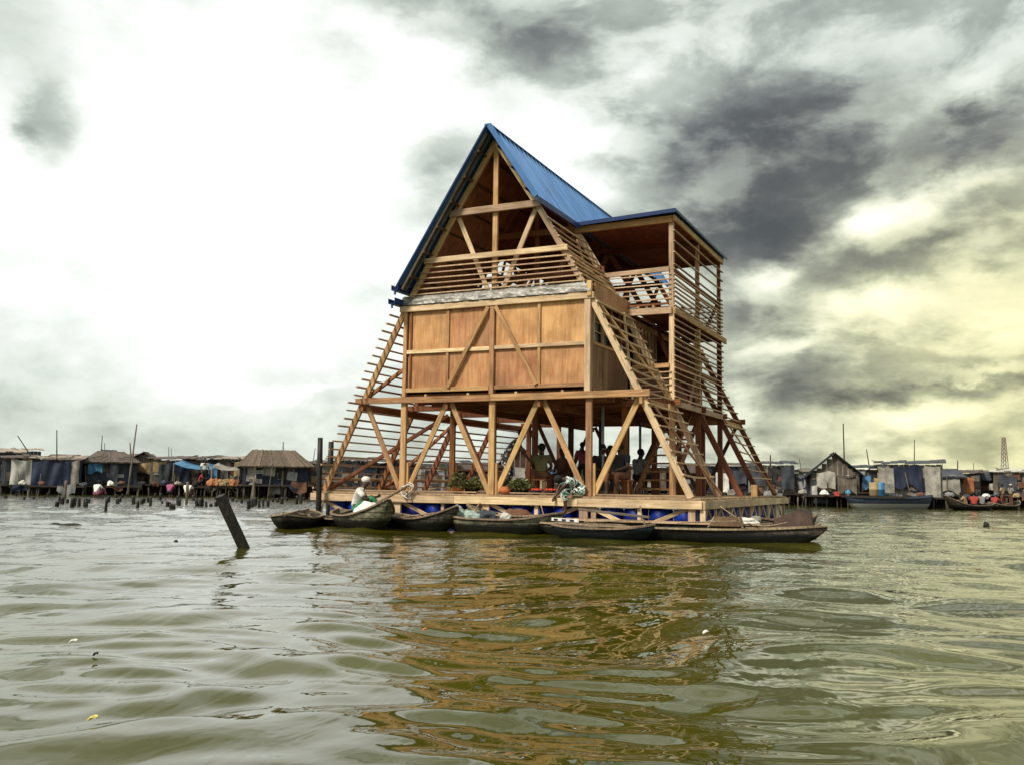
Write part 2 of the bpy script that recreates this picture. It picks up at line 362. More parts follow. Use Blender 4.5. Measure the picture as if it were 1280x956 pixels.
# floor level one with joists
mb = MB(); y = .06
while y < LEN: mb.box(2.35, 7.62, y, y+.24, Z+H+.10, Z+H+.14); y += .247
mb.build('classroom_floor', W_RED, school)
for k in range(17):
    y = .25+k*.61; T('joist', (2.45, y, H+.01), (7.6, y, H+.01), .05, .13, W_RED, (0, 0, 1))
for x in (3.15, 4.35, 5.65, 6.85): T('joist_end', (x, -.06, H+.105), (x, .25, H+.105), .06, .05, W_PALE, (0, 0, 1))
mb = MB(); y = .02
while y < LEN: mb.box(2.5, 7.5, y, y+.24, Z+2*H+.085, Z+2*H+.12); y += .247
mb.build('upper_floor', W_RED, school)
# classroom front: plywood panels and framing
z0, z1 = H+.20, 2*H-.06; zm = 1.5*H+.05
for xa, xb in ((2.6, 3.75), (3.755, 4.96), (5.04, 6.24), (6.245, 7.42)):
    for za, zb in ((z0, zm), (zm+.003, z1)):
        o = MB(); o.box(xa, xb, 0, .018, 0, zb-za); pn = o.build('plywood_panel', W_PLY, school); pn.location = (0, -.02+random.uniform(0, .004), Z+za)
T('panel_rail', (2.58, -.055, zm), (4.93, -.055, zm-.01), .05, .09, W_PALE, (0, 0, 1))
T('panel_rail', (5.07, -.055, zm), (7.42, -.055, zm), .05, .09, W_PALE, (0, 0, 1))
T('panel_rail', (2.58, -.06, z0+.04), (4.92, -.06, z0+.03), .05, .10, W_WARM, (0, 0, 1))
T('panel_rail', (5.08, -.06, z0+.04), (7.42, -.06, z0+.04), .05, .10, W_WARM, (0, 0, 1))
T('panel_stud', (2.52, -.055, H+.085), (2.52, -.055, 2*H-.078), .10, .06, W_WARM)
T('panel_stud', (5.0, -.062, H+.085), (5.0, -.062, 2*H-.078), .12, .06, W_WARM)
T('panel_stud', (7.48, -.062, H+.085), (7.48, -.062, 2*H-.078), .14, .06, W_PALE)
for x in (3.75, 6.24):
    T('panel_stud', (x, -.045, z0+.09), (x, -.045, zm-.05), .08, .04, W_WARM); T('panel_stud', (x, -.045, zm+.05), (x, -.045, z1), .08, .04, W_WARM)
T('panel_stud', (2.68, -.043, z0+.09), (2.68, -.043, z1), .05, .04, W_RED)
for sgn in (-1, 1):
    T('panel_brace', (5+sgn*.10, -.108, 2*H-.1), (5+sgn*1.2, -.108, z0+.08), .10, .045, W_WARM)
# crumpled plastic strip along the upper floor edge
nx, nz = 150, 10; V = []; Fc = []
for i in range(nx+1):
    for j in range(nz+1):
        x = 2.40+5.18*i/nx; t = j/nz
        w = noise.noise((x*2.3, t*2.5, 3))*.07 + noise.noise((x*9, t*4+x*5, 1))*.03
        V.append((x, -.14+.13*t*t + w*.7*(1-t*.3), Z+2*H+.09+.26*t + noise.noise((x*1.7, 0, 9))*.05*(1 if j == nz else .1)))
for i in range(nx):
    for j in range(nz): a = i*(nz+1)+j; Fc.append((a, a+nz+1, a+nz+2, a+1))
mesh('plastic_sheet', V, Fc, TARPW, school, True)
mb = MB()
mb.box(2.5, 7.5, .03, .06, Z+2*H-.02, Z+2*H+.30); mb.build('upper_kerb', W_PLY, school)
# classroom side wall on X = 7.5
mb = MB(); y = .06
while y < BAY-.06:
    w = .155; mb.box(7.545+random.uniform(0, .006), 7.565, y, y+w-.006, Z+H+.09, Z+1.52*H); y += w
mb.build('board_wall', W_BOARD, school)
mb = MB(); y = BAY+.55
while y < 4*BAY-.1:
    w = .155; mb.box(7.545+random.uniform(0, .006), 7.565, y, y+w-.006, Z+H+.09, Z+1.45*H); y += w
mb.build('board_wall', W_RED, school)
T('window_rail', (7.56, .05, 1.53*H), (7.56, BAY-.05, 1.53*H), .05, .07, W_WARM, (0, 0, 1))
T('window_rail', (7.56, BAY+.5, 1.47*H), (7.56, LEN, 1.47*H), .05, .07, W_RED, (0, 0, 1))
for k in range(4):
    yy = .08 + k*.625
    w = MB(); w.box(7.50, 7.51, yy+.03, yy+.58, Z+1.55*H, Z+1.93*H); wo = w.build('window', GLASSD, school)
    fr = MB()
    for a in (yy, yy+.59): fr.box(7.53, 7.59, a, a+.035, Z+1.55*H, Z+1.95*H)
    for zz in (1.65, 1.75, 1.85): fr.box(7.535, 7.55, yy+.03, yy+.59, Z+zz*H, Z+zz*H+.02)
    fr.build('window_frame', W_RED if k else W_PALE, wo)
for k in range(3):
    yy = BAY+.65 + k*.62
    w = MB(); w.box(7.50, 7.51, yy+.03, yy+.58, Z+1.49*H, Z+1.93*H); wo = w.build('window', GLASSD, school)
    fr = MB()
    for a in (yy, yy+.29, yy+.58): fr.box(7.53, 7.59, a, a+.04, Z+1.49*H, Z+1.95*H)
    fr.build('window_frame', W_WARM, wo)
def panel(name, x0, x1, y0, y1, z0, z1, m):
    q = MB(); q.box(x0, x1, y0, y1, Z+z0, Z+z1); return q.build(name, m, school)
panel('plywood_fascia', 7.60, 7.62, .05, BAY+.1, 1.94*H, 2*H+.32, W_PLY)
panel('plywood_fascia', 7.60, 7.62, BAY+.12, 3*BAY, 1.90*H, 2*H-.08, W_PLY)
T('corner_block', (7.54, -.10, 2*H-.02), (7.54, -.10, 2*H+.34), .11, .09, W_WARM)
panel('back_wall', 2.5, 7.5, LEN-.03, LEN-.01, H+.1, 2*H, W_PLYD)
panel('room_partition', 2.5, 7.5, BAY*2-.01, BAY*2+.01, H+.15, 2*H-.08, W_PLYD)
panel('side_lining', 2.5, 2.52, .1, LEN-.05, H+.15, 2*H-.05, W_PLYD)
# roof linings and rear gable
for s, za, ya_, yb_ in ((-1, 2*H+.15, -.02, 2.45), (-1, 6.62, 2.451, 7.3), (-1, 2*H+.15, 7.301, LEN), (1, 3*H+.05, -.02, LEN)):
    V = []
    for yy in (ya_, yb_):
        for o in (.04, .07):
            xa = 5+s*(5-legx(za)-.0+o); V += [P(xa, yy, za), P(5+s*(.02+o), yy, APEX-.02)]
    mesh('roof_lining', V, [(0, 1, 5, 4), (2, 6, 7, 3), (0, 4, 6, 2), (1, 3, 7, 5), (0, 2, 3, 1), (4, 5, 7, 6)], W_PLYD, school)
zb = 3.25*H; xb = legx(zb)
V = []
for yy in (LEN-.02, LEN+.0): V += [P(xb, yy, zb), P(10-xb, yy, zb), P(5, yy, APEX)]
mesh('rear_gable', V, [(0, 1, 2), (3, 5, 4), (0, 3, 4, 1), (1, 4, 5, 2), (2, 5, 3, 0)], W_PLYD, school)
# a half panel added to darken the view into the attic, with the diagonal frame showing the sky behind
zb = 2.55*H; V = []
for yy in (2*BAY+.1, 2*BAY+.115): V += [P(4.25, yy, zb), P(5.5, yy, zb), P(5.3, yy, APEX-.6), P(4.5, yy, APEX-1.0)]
mesh('attic_dark_panel', V, [(0, 1, 2, 3), (4, 7, 6, 5), (0, 4, 5, 1), (1, 5, 6, 2), (2, 6, 7, 3), (3, 7, 4, 0)], W_PLYD, school)
# corrugated roofs
def sheet(name, A, B, Cc, D, pitch=.27, hgt=.04, mat=BLUE):
    """A->B eave/start line, D->C opposite; ribs run from AB to DC"""
    A, B, Cc, D = map(Vector, (A, B, Cc, D)); n = max(2, int((B-A).length/pitch)); nrm = (B-A).cross(D-A).normalized(); V = []; Fc = []
    prof = [(0, 0), (.70, 0), (.76, 1), (.94, 1)]
    ts = []
    for i in range(n):
        for f, h in prof: ts.append(((i+f)/n, h))
    ts.append((1, 0))
    for th in (0, -.012):
        for t, h in ts:
            for k in range(5):
                u = k/4; V.append(A.lerp(B, t).lerp(D.lerp(Cc, t), u) + nrm*(h*hgt+th))
    m = len(ts)*5
    for i in range(len(ts)-1):
        for k in range(4):
            a = i*5+k; Fc.append((a, a+5, a+6, a+1)); Fc.append((m+a, m+a+1, m+a+6, m+a+5))
    for i in range(len(ts)-1):
        a = i*5; Fc.append((a, m+a, m+a+5, a+5)); a += 4; Fc.append((a, a+5, m+a+5, m+a))
    for k in range(4):
        Fc.append((k, k+1, m+k+1, m+k)); a = (len(ts)-1)*5+k; Fc.append((a, m+a, m+a+1, a+1))
    return mesh(name, V, Fc, mat, school)
RZ = 8.98; YF, YR = -.5, LEN+.45
xl, zl = 2.65, 2*H+.49
xr, zr = 6.22, 3*H+.08
def lx(z): return xl-.16+(4.985-(xl-.16))*(z-zl)/(RZ-zl)
G0, G1, GA, GB = 2.45, 7.3, 5.72, 6.62            # unfinished opening in the left slope
sheet('blue_roof', P(lx(zl), G0, zl), P(lx(zl), YF, zl), P(4.985, YF, RZ), P(4.985, G0, RZ))
sheet('blue_roof', P(lx(zl), YR, zl), P(lx(zl), G1, zl), P(4.985, G1, RZ), P(4.985, YR, RZ))
sheet('blue_roof', P(lx(GB), G1, GB), P(lx(GB), G0, GB), P(4.985, G0, RZ), P(4.985, G1, RZ))
sheet('blue_roof', P(lx(zl), G1, zl), P(lx(zl), G0, zl), P(lx(GA), G0, GA), P(lx(GA), G1, GA))
for ya, yb, za_, zb_ in ((2.5, 3.3, GA, GB), (3.0, 2.8, GA, GB), (3.5, 4.2, GB, GA), (4.0, 4.9, GA, GB), (5.4, 4.9, GA, GB), (5.6, 5.65, GA, GB), (6.4, 6.5, GA, GB), (6.9, 7.2, GA, GB)):
    T('opening_strut', (lx(za_)+.12, ya, za_-.05), (lx(zb_)+.12, yb, zb_+.05), .16, .05, W_RED, (1, 0, 0))
for zz in (GA, 6.2): T('opening_strut', (lx(zz)+.16, G0, zz), (lx(zz)+.16, G1, zz), .07, .05, W_RED, (1, 0, 0))
sheet('blue_roof', P(xr+.06, YF, zr), P(xr+.06, YR, zr), P(5.015, YR, RZ), P(5.015, YF, RZ))
T('ridge_cap', (5, YF-.02, RZ+.012), (5, YR+.02, RZ+.012), .16, .03, BLUE, (0, 0, 1))
def slopebar(nm, xa, za, xb, zb, y, w, d, m): return T(nm, (xa, y, za), (xb, y, zb), w, d, m)
slopebar('barge_flashing', xl-.19, zl-.03, 4.96, RZ-.01, YF-.012, .05, .02, BLUE_D)
slopebar('barge_flashing', xr+.11, zr-.0, 5.04, RZ-.01, YF-.012, .14, .02, BLUE)
slopebar('barge_flashing', xr+.11, zr-.0, 5.04, RZ-.01, YR+.012, .14, .02, BLUE)
slopebar('barge_flashing', xl-.19, zl-.03, 4.96, RZ-.01, YR+.012, .12, .02, BLUE_D)
slopebar('barge_rafter', xl-.06, zl-.04, 4.93, RZ-.16, YF+.10, .08, .05, W_GREY)
slopebar('barge_rafter', xl-.06, zl-.04, 4.93, RZ-.16, YF+.26, .08, .05, W_GREY)
for k in range(6):
    t = (k+.5)/6.3; x = xl+(5-xl)*t; z = zl+(RZ-.1-zl)*t
    T('purlin', (x+.03, YF+.04, z-.03), (x+.03, YR-.05, z-.03), .04, .06, W_DARK, (.5, 0, .85))
for k in range(3):
    t = (k+.5)/3.2; x = xr+(5-xr)*t; z = zr+(RZ-.1-zr)*t
    T('purlin', (x-.03, YF+.04, z-.03), (x-.03, YR-.05, z-.03), .04, .06, W_DARK, (-.5, 0, .85))
for zz, xx in ((zl-.02, xl-.20), (zl-.36, xl-.28)):                   # eave gutters at the left
    g = MB()
    g.box(xx-.10, xx+.10, YF-.02, YR, Z+zz-.05, Z+zz-.035); g.box(xx-.10, xx-.085, YF-.02, YR, Z+zz-.05, Z+zz+.08); g.box(xx+.085, xx+.10, YF-.02, YR, Z+zz-.05, Z+zz+.10)
    g.box(xx-.02, xx+.02, YF-.01, YF+.03, Z+zz-.16, Z+zz-.05); g.build('gutter', BLUE_D, school)
T('eave_flashing', (xr+.13, YF, zr-.05), (xr+.13, BAY-.32, zr-.05), .02, .14, BLUE_D, (0, 0, 1))

# slat screens
def screen(name, rows, m=W_SLAT, w=.045, d=.028, seg=6, sag=.02):
    s = MB()
    for p, q in rows:
        s.bar(P(*p), P(*q), w*random.uniform(.8, 1.15), d*random.uniform(.8, 1.15), sag=random.uniform(-.3, 1)*sag, seg=seg)
    return s.build(name, m, school)
def j(a=.015): return random.uniform(-a, a)
# left slope, whole length, poking out in front of the frame
rows = []; z = .10
while z < 2*H-.05:
    x = legx(z)-.10; rows.append(((x, -.45+j(.07), z+j()), (x, LEN+.35+j(.1), z+j()))); z += .197
screen('left_slat_screen', rows, seg=10, sag=.03, d=.042)
for zz in (H*.5, H*1.5):
    pass
# right slope, front bay and rear bay
def right_rows(y0, y1, z0, z1, st, ext=.22):
    rows = []; z = z0
    while z < z1:
        x = 10-legx(z)+.10; rows.append(((x, y0-.10+j(.03), z+j(.02)), (x, y1+ext+j(.08), z-.02+j(.02)))); z += st
    return rows
screen('slope_slat_screen', right_rows(0, BAY, .52, H-.1, .262), sag=.05, w=.05, d=.036)
screen('slope_slat_screen', right_rows(0, BAY, H+.05, 2*H-.1, .262), sag=.05, w=.05, d=.036)
screen('slope_slat_screen', right_rows(0, BAY, 2*H+.08, 2.5*H, .15, .02)+right_rows(0, BAY, 2.5*H+.12, 3*H-.1, .235, .02), sag=.03, w=.045, d=.032)
screen('slope_slat_screen', right_rows(3*BAY, LEN, .52, 2*H-.1, .262), sag=.05, w=.05, d=.034)
for (a, b2) in (((9.78, .1, .1), (8.82, BAY-.1, H-.1)), ((8.72, .1, H+.1), (7.6, BAY-.1, 2*H-.1))):
    pass
T('slope_brace', (7.66, .12, 2*H-.1), (8.76, BAY-.15, H+.05), .075, .04, W_WARM, (1, 0, .5))
T('slope_brace', (8.88, .12, H-.1), (9.98, BAY-.12, .08), .075, .04, W_WARM, (1, 0, .5))
T('slope_brace', (10-legx(2.52*H), .12, 2.52*H), (7.38, BAY-.1, 2*H+.42), .12, .05, W_WARM, (1, 0, .5))
T('slope_stud', (9.05, BAY*.66, .02), (8.92, BAY*.66, H-.1), .08, .05, W_WARM, (1, 0, 0))
T('slope_stud', (7.95, BAY*.72, H+.05), (7.72, BAY*.72, 2*H-.1), .07, .05, W_PALE, (1, 0, 0))
T('slope_stud', (7.05, BAY*.62, 2*H+.1), (6.55, BAY*.62, 3*H-.5), .08, .05, W_WARM, (1, 0, 0))
T('slope_brace', (8.88, 3*BAY+.12, H-.1), (9.9, LEN-.12, .08), .075, .04, W_WARM, (1, 0, .5))
# upper front balustrade slats
rows = []
for k in range(6):
    z = 2*H+.36+k*.135; rows.append(((legx(z)-.05+j(.04), -.05, z), (10-legx(z)+.05+j(.04), -.05, z+j(.02))))
screen('front_slat_rail', rows, sag=.012, seg=8)
rows = []
for k in range(7):
    z = 2*H+.2+k*.15; rows.append(((legx(z), LEN+.05, z), (10-legx(z), LEN+.05, z)))
screen('rear_slat_rail', rows, W_RED)
# balcony tower on the right: posts, floors, roof, rails
BX = 8.75
for i in (1, 2, 3):
    y = FY[i]; m = W_PALE if i == 1 else W_RED if i == 3 else W_WARM
    T('balcony_post', (BX, y-.02, .0), (BX, y-.02, H-.09), .14, .10, W_WARM if i == 1 else W_RED)
    T('balcony_post', (BX, y-.02, H-.085), (BX, y-.02, 2*H-.085), .13, .10, m)
    T('balcony_post', (BX, y-.02, 2*H-.08), (BX, y-.02, 3*H+.0), .13 if i == 1 else .10, .10, m)
    if i == 2: T('balcony_post_cheek', (BX+.1, y+.12, .0), (BX+.1, y+.12, H-.1), .10, .07, W_RED)
    if i > 1: T('balcony_beam', (7.6, y+.05, H-.04), (BX, y+.05, H-.04), .07, .16, W_WARM, (0, 0, 1))
    T('balcony_beam', (7.5, y-.10, 2*H+.0), (BX+.02, y-.10, 2*H+.0), .07, .17, W_PALE if i == 1 else W_RED, (0, 0, 1))
    T('balcony_beam', (6.15, y-.10, 3*H-.0), (BX+.05, y-.10, 3*H+.03), .07, .17, W_WARM if i == 1 else W_RED, (0, 0, 1))
T('balcony_beam', (BX+.09, BAY-.1, H-.02), (BX+.09, 3*BAY+.15, H-.02), .06, .15, W_PALE, (0, 0, 1))
T('balcony_beam', (BX+.09, BAY-.12, 2*H-.01), (BX+.09, 3*BAY+.45, 2*H-.01), .06, .16, W_WARM, (0, 0, 1))
T('balcony_beam', (BX+.09, BAY-.12, 3*H+.05), (BX+.09, 3*BAY+.1, 3*H+.05), .06, .15, W_WARM, (0, 0, 1))
T('balcony_brace', (BX-.02, 2*BAY-.2, H+.95), (BX-.05, 2*BAY-.75, H+.05), .11, .05, W_PALE, (1, 0, 0))
T('balcony_brace', (BX-.02, 2*BAY+.05, H-.15), (BX-.1, 2*BAY+.25, .9), .16, .05, W_PALE, (1, 0, 0))
mb = MB(); y = BAY-.05
while y < 3*BAY: mb.box(7.63, BX+.04, y, y+.14, Z+H+.06, Z+H+.09); mb.box(7.63, BX+.04, y, y+.14, Z+2*H+.09, Z+2*H+.12); y += .147
mb.build('balcony_floor', W_RED, school)
# fillets under the balcony deck edge
for x in (7.9, 8.3): T('joist_end', (x, BAY-.14, 2*H+.12), (x, BAY+.1, 2*H+.12), .05, .06, W_WARM, (0, 0, 1))
T('balcony_rail', (7.45, BAY-.09, 2*H+.16), (BX-.06, BAY-.09, 2*H+.18), .05, .05, W_RED, (0, 0, 1))
T('balcony_rail', (6.95, BAY-.10, 2*H+1.02), (BX-.05, BAY-.10, 2*H+1.06), .06, .12, W_PALE, (0, 0, 1))
rows = []
for k in range(6):
    z = 2*H+.30+k*.125; rows.append(((7.1, BAY-.08, z), (BX, BAY-.08, z+.01)))
screen('balcony_slat_rail', rows, sag=.01)
T('balcony_rail', (7.75, BAY-.10, H+.90), (BX-.05, BAY-.10, H+.93), .06, .11, W_WARM, (0, 0, 1))
rows = []
for k in range(5):
    z = H+.12+k*.16; rows.append(((7.9+.0*k, BAY-.08, z), (BX, BAY-.08, z+.01)))
screen('balcony_slat_rail', rows, sag=.01)
rows = []
z = H+.14
while z < 2*H-.1: rows.append(((BX+.08, BAY-.08, z+j()), (BX+.08, 3*BAY+.12+j(.08), z+j(.03)))); z += .150
screen('balcony_slat_screen', rows, sag=.05, w=.045, d=.032, seg=8)
rows = []; z = 2*H+.14
while z < 2*H+1.25: rows.append(((BX+.08, BAY-.08, z+j()), (BX+.08, 3*BAY+.14+j(.08), z+j(.02)))); z += .115
for z in (2*H+1.5, 2*H+1.78, 2*H+2.06): rows.append(((BX+.08, BAY-.08, z), (BX+.08, 3*BAY+.14+j(.08), z)))
screen('balcony_slat_screen', rows, sag=.05, w=.045, d=.030, seg=8)
T('balcony_rail', (BX-.08, BAY, 2*H+1.1), (BX-.08, 3*BAY, 2*H+1.1), .05, .12, W_RED, (0, 0, 1))
T('balcony_rail', (BX-.08, BAY, H+1.0), (BX-.08, 3*BAY, H+1.0), .05, .12, W_RED, (0, 0, 1))
rows = []; z = 2*H+.2
while z < 2*H+1.1: rows.append(((6.9, 3*BAY+.03, z), (BX, 3*BAY+.03, z))); z += .16
screen('balcony_slat_screen', rows, W_RED)
for xx in (7.2, 7.75, 8.25): T('balcony_brace', (xx, 3*BAY-.04, 2*H+.1), (xx+.45, 3*BAY-.04, 2*H+1.05), .09, .05, W_RED)
sheet('balcony_roof', P(6.15, BAY-.28, 3*H+.11), P(BX+.17, BAY-.28, 3*H+.20), P(BX+.17, 3*BAY+.30, 3*H+.20), P(6.15, 3*BAY+.30, 3*H+.11), .2)
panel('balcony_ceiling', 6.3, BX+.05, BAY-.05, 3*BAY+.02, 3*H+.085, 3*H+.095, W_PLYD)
# edge
T('roof_edge_flashing', (6.12, BAY-.30, 3*H+.10), (BX+.19, BAY-.30, 3*H+.19), .015, .10, BLUE_D, (0, 0, 1))
T('roof_edge_flashing', (BX+.19, BAY-.30, 3*H+.19), (BX+.19, 3*BAY+.32, 3*H+.19), .015, .07, BLUE_D, (0, 0, 1))
for k in range(6): T('rafter_end', (6.5+k*.42, BAY-.26, 3*H+.115+.014*k), (6.5+k*.42, BAY+.1, 3*H+.115+.014*k), .07, .05, W_DARK, (0, 0, 1))
# stairs from the deck to the classroom level
st = MB(); n = 10
for k in range(n):
    t = (k+.6)/n; y = 2.9+3.0*t; z = .02+2.25*t; st.box(7.72, 8.52, y, y+.24, Z+z, Z+z+.04)
st.build('stair_tread', W_WARM, school)
for x in (7.68, 8.56): T('stair_stringer', (x, 2.9, .05), (x, 6.1, H+.0), .20, .05, W_RED, (1, 0, 0))
T('stair_handrail', (8.62, 2.9, .85), (8.62, 5.8, H+.6), .05, .07, W_RED, (1, 0, 0))
# metal down pipes inside
for x, y in ((5.6, 4.9), (6.35, 7.4), (7.0, 2.3)):
    q = MB(); q.tube([P(x, y, 0), P(x, y, H-.05)], .04, 10); q.build('pipe_column', STEEL, school, True)
# small stools and rail on the left part of the deck
T('side_rail', (.0, .2, .33), (.0, LEN, .33), .04, .05, W_PALE, (0, 0, 1))
T('kerb_board', (.4, .10, .04), (4.6, .10, .04), .22, .03, W_DECK, (0, 0, 1))
T('kerb_board', (5.4, .12, .04), (9.9, .12, .04), .16, .03, W_DECK, (0, 0, 1))
T('corner_block', (10.05, 3.0*BAY-1.6, .0), (10.05, 3.0*BAY-1.6, .32), .16, .12, W_WARM)

# ------------------------------------------------------------------ people
def person(name_label, loc, rz, J, wear, hair=True, hat=None, scale=1.0, group=None):
    """J: joint dict in local metres (x right, y forward, z up)."""
    root = empty('person', loc, name_label, 'person', rz, group); root.scale = (scale,)*3
    g = {k: Vector(v) for k, v in J.items()}
    def skin_obj(name, chains, mat, parent, sub=2):
        vs = []; es = []; rad = []; idx = {}
        for ch in chains:
            prev = None
            for key, p, r in ch:
                if key is not None and key in idx: i = idx[key]
                else:
                    i = len(vs); vs.append(tuple(p)); rad.append(r)
                    if key is not None: idx[key] = i
                if prev is not None and (prev, i) not in es: es.append((prev, i))
                prev = i
        me = bpy.data.meshes.new(name); me.from_pydata(vs, es, []); me.update()
        o = bpy.data.objects.new(name, me); C.objects.link(o)
        sk = o.modifiers.new('s', 'SKIN'); sk.use_smooth_shade = True
        sv = me.skin_vertices[0].data
        for i, r in enumerate(rad): sv[i].radius = r if isinstance(r, tuple) else (r, r)
        sv[0].use_root = True
        o.modifiers.new('d', 'SUBSURF').levels = sub
        dg = bpy.context.evaluated_depsgraph_get(); ev = o.evaluated_get(dg)
        nm = bpy.data.meshes.new_from_object(ev); C.objects.unlink(o); bpy.data.objects.remove(o)
        nm.materials.clear(); nm.materials.append(mat)
        nm.polygons.foreach_set('use_smooth', [True]*len(nm.polygons))
        return link(bpy.data.objects.new(name, nm), parent)
    pel, ch, nk, hd = g['pelvis'], g['chest'], g['neck'], g['head']
    face = Vector(J.get('face', (0, 1, 0))).normalized()
    updir = (hd-nk).normalized()
    chains = [[('pel', pel, (.15, .12)), ('wst', pel.lerp(ch, .45), (.125, .10)), ('ch', ch, (.15, .11)), ('nk', nk, .055), ('hd0', nk.lerp(hd, .55), .07), ('hd', hd, (.082, .10)), ('top', hd+updir*.09, .06)],
              [('hd', hd, .09), (None, hd+face*.085, .045), (None, hd+face*.115-updir*.01, .018)]]
    side = g['shl']-g['shr']; side.normalize()
    for s, S_ in (('l', 1), ('r', -1)):
        sh, el, wr = g['sh'+s], g['el'+s], g['wr'+s]
        hip, kn, an = g['hip'+s], g['kn'+s], g['an'+s]
        d = (wr-el).normalized(); hand = wr+d*.09
        chains.append([('ch', ch, .13), ('sh'+s, sh, .065), (None, sh.lerp(el, .5), .052), (None, el, .042), (None, el.lerp(wr, .45), .038), ('wr'+s, wr, .025), ('hand'+s, hand-d*.02, (.040, .018))])
        perp = d.cross(Vector((0, 0, 1)));
        if perp.length < .1: perp = Vector((1, 0, 0))
        perp.normalize(); curl = d.cross(perp).normalized()
        for f in range(4):
            o = perp*(f-1.5)*.019; ln = (.066, .078, .074, .058)[f]
            chains.append([('hand'+s, hand, .02), (None, hand+o+d*.02, .009), (None, hand+o+d*(.02+ln*.55)-curl*.008, .0085), (None, hand+o+d*(.02+ln)-curl*.03, .0075)])
        chains.append([('wr'+s, wr, .02), (None, wr+d*.03+perp*.03, .011), (None, wr+d*.07+perp*.05, .0095)])
        fd = Vector(J.get('foot', (0, 1, 0))).normalized()
        chains.append([('pel', pel, .13), ('hip'+s, hip, .09), (None, hip.lerp(kn, .5), .077), (None, kn, .056), (None, kn.lerp(an, .35), .055), (None, an, .036), (None, an+Vector((0, 0, -.05))+fd*.06, .036), (None, an+Vector((0, 0, -.06))+fd*.16, .026)])
    body = skin_obj('body', chains, SKIN, root)
    for s_ in (-1, 1):
        e = MB(); e.lathe([(.004, 0), (.012, .004), (.012, .012), (.004, .016)], n=8); 
        sd = face.cross(updir).normalized(); pos = hd+face*.094+sd*s_*.032+updir*.012
        eo = e.build('eye', CW, body, True); eo.location = pos - Vector((0, 0, .008))
    if hair:
        V = []; b = MB()
        hm = bmesh.new(); bmesh.ops.create_uvsphere(hm, u_segments=14, v_segments=10, radius=1)
        for v in hm.verts:
            c = v.co.copy(); v.co = Vector((c.x*.098, c.y*.112, c.z*.105))
        me = bpy.data.meshes.new('hair'); hm.to_mesh(me); hm.free(); me.materials.append(hat or HAIR)
        ho = link(bpy.data.objects.new('hair' if not hat else 'head_wrap', me), root); ho.location = hd+updir*(.075 if hat else .045)-face*.035
        if hat: ho.scale = (.98, .95, .72)
        me.polygons.foreach_set('use_smooth', [True]*len(me.polygons))
    top, low, long_ = wear
    if top:
        skin_obj('shirt', [[('pel', pel+(ch-pel)*.05, (.165, .14)), ('wst', pel.lerp(ch, .45), (.15, .125)), ('ch', ch, (.17, .13)), (None, nk.lerp(ch, .25), .075)],
            *[[('ch', ch, .14), (None, g['sh'+s], .083), (None, g['sh'+s].lerp(g['el'+s], .75), .068)] for s in 'lr']], top, root)
    if low:
        e = .95 if long_ else .55
        if long_ == 'wrap':
            kk = (g['knl']+g['knr'])/2; aa = (g['anl']+g['anr'])/2
            skin_obj('wrapper', [[('a', pel+(ch-pel)*.15, (.16, .14)), ('p', pel, (.20, .17)), (None, pel.lerp(kk, .55), (.21, .15)), (None, kk, (.20, .13)), (None, kk.lerp(aa, .55), (.18, .12))]], low, root)
        else:
            skin_obj('trousers', [[('p', pel+(ch-pel)*.1, (.16, .135)), ('p2', pel, (.165, .14))], *[[('p2', pel, .15), (None, g['hip'+s], .108), (None, g['hip'+s].lerp(g['kn'+s], .5), .093), (None, g['kn'+s], .075), (None, g['kn'+s].lerp(g['an'+s], e), .058)] for s in 'lr']], low, root)
    return root
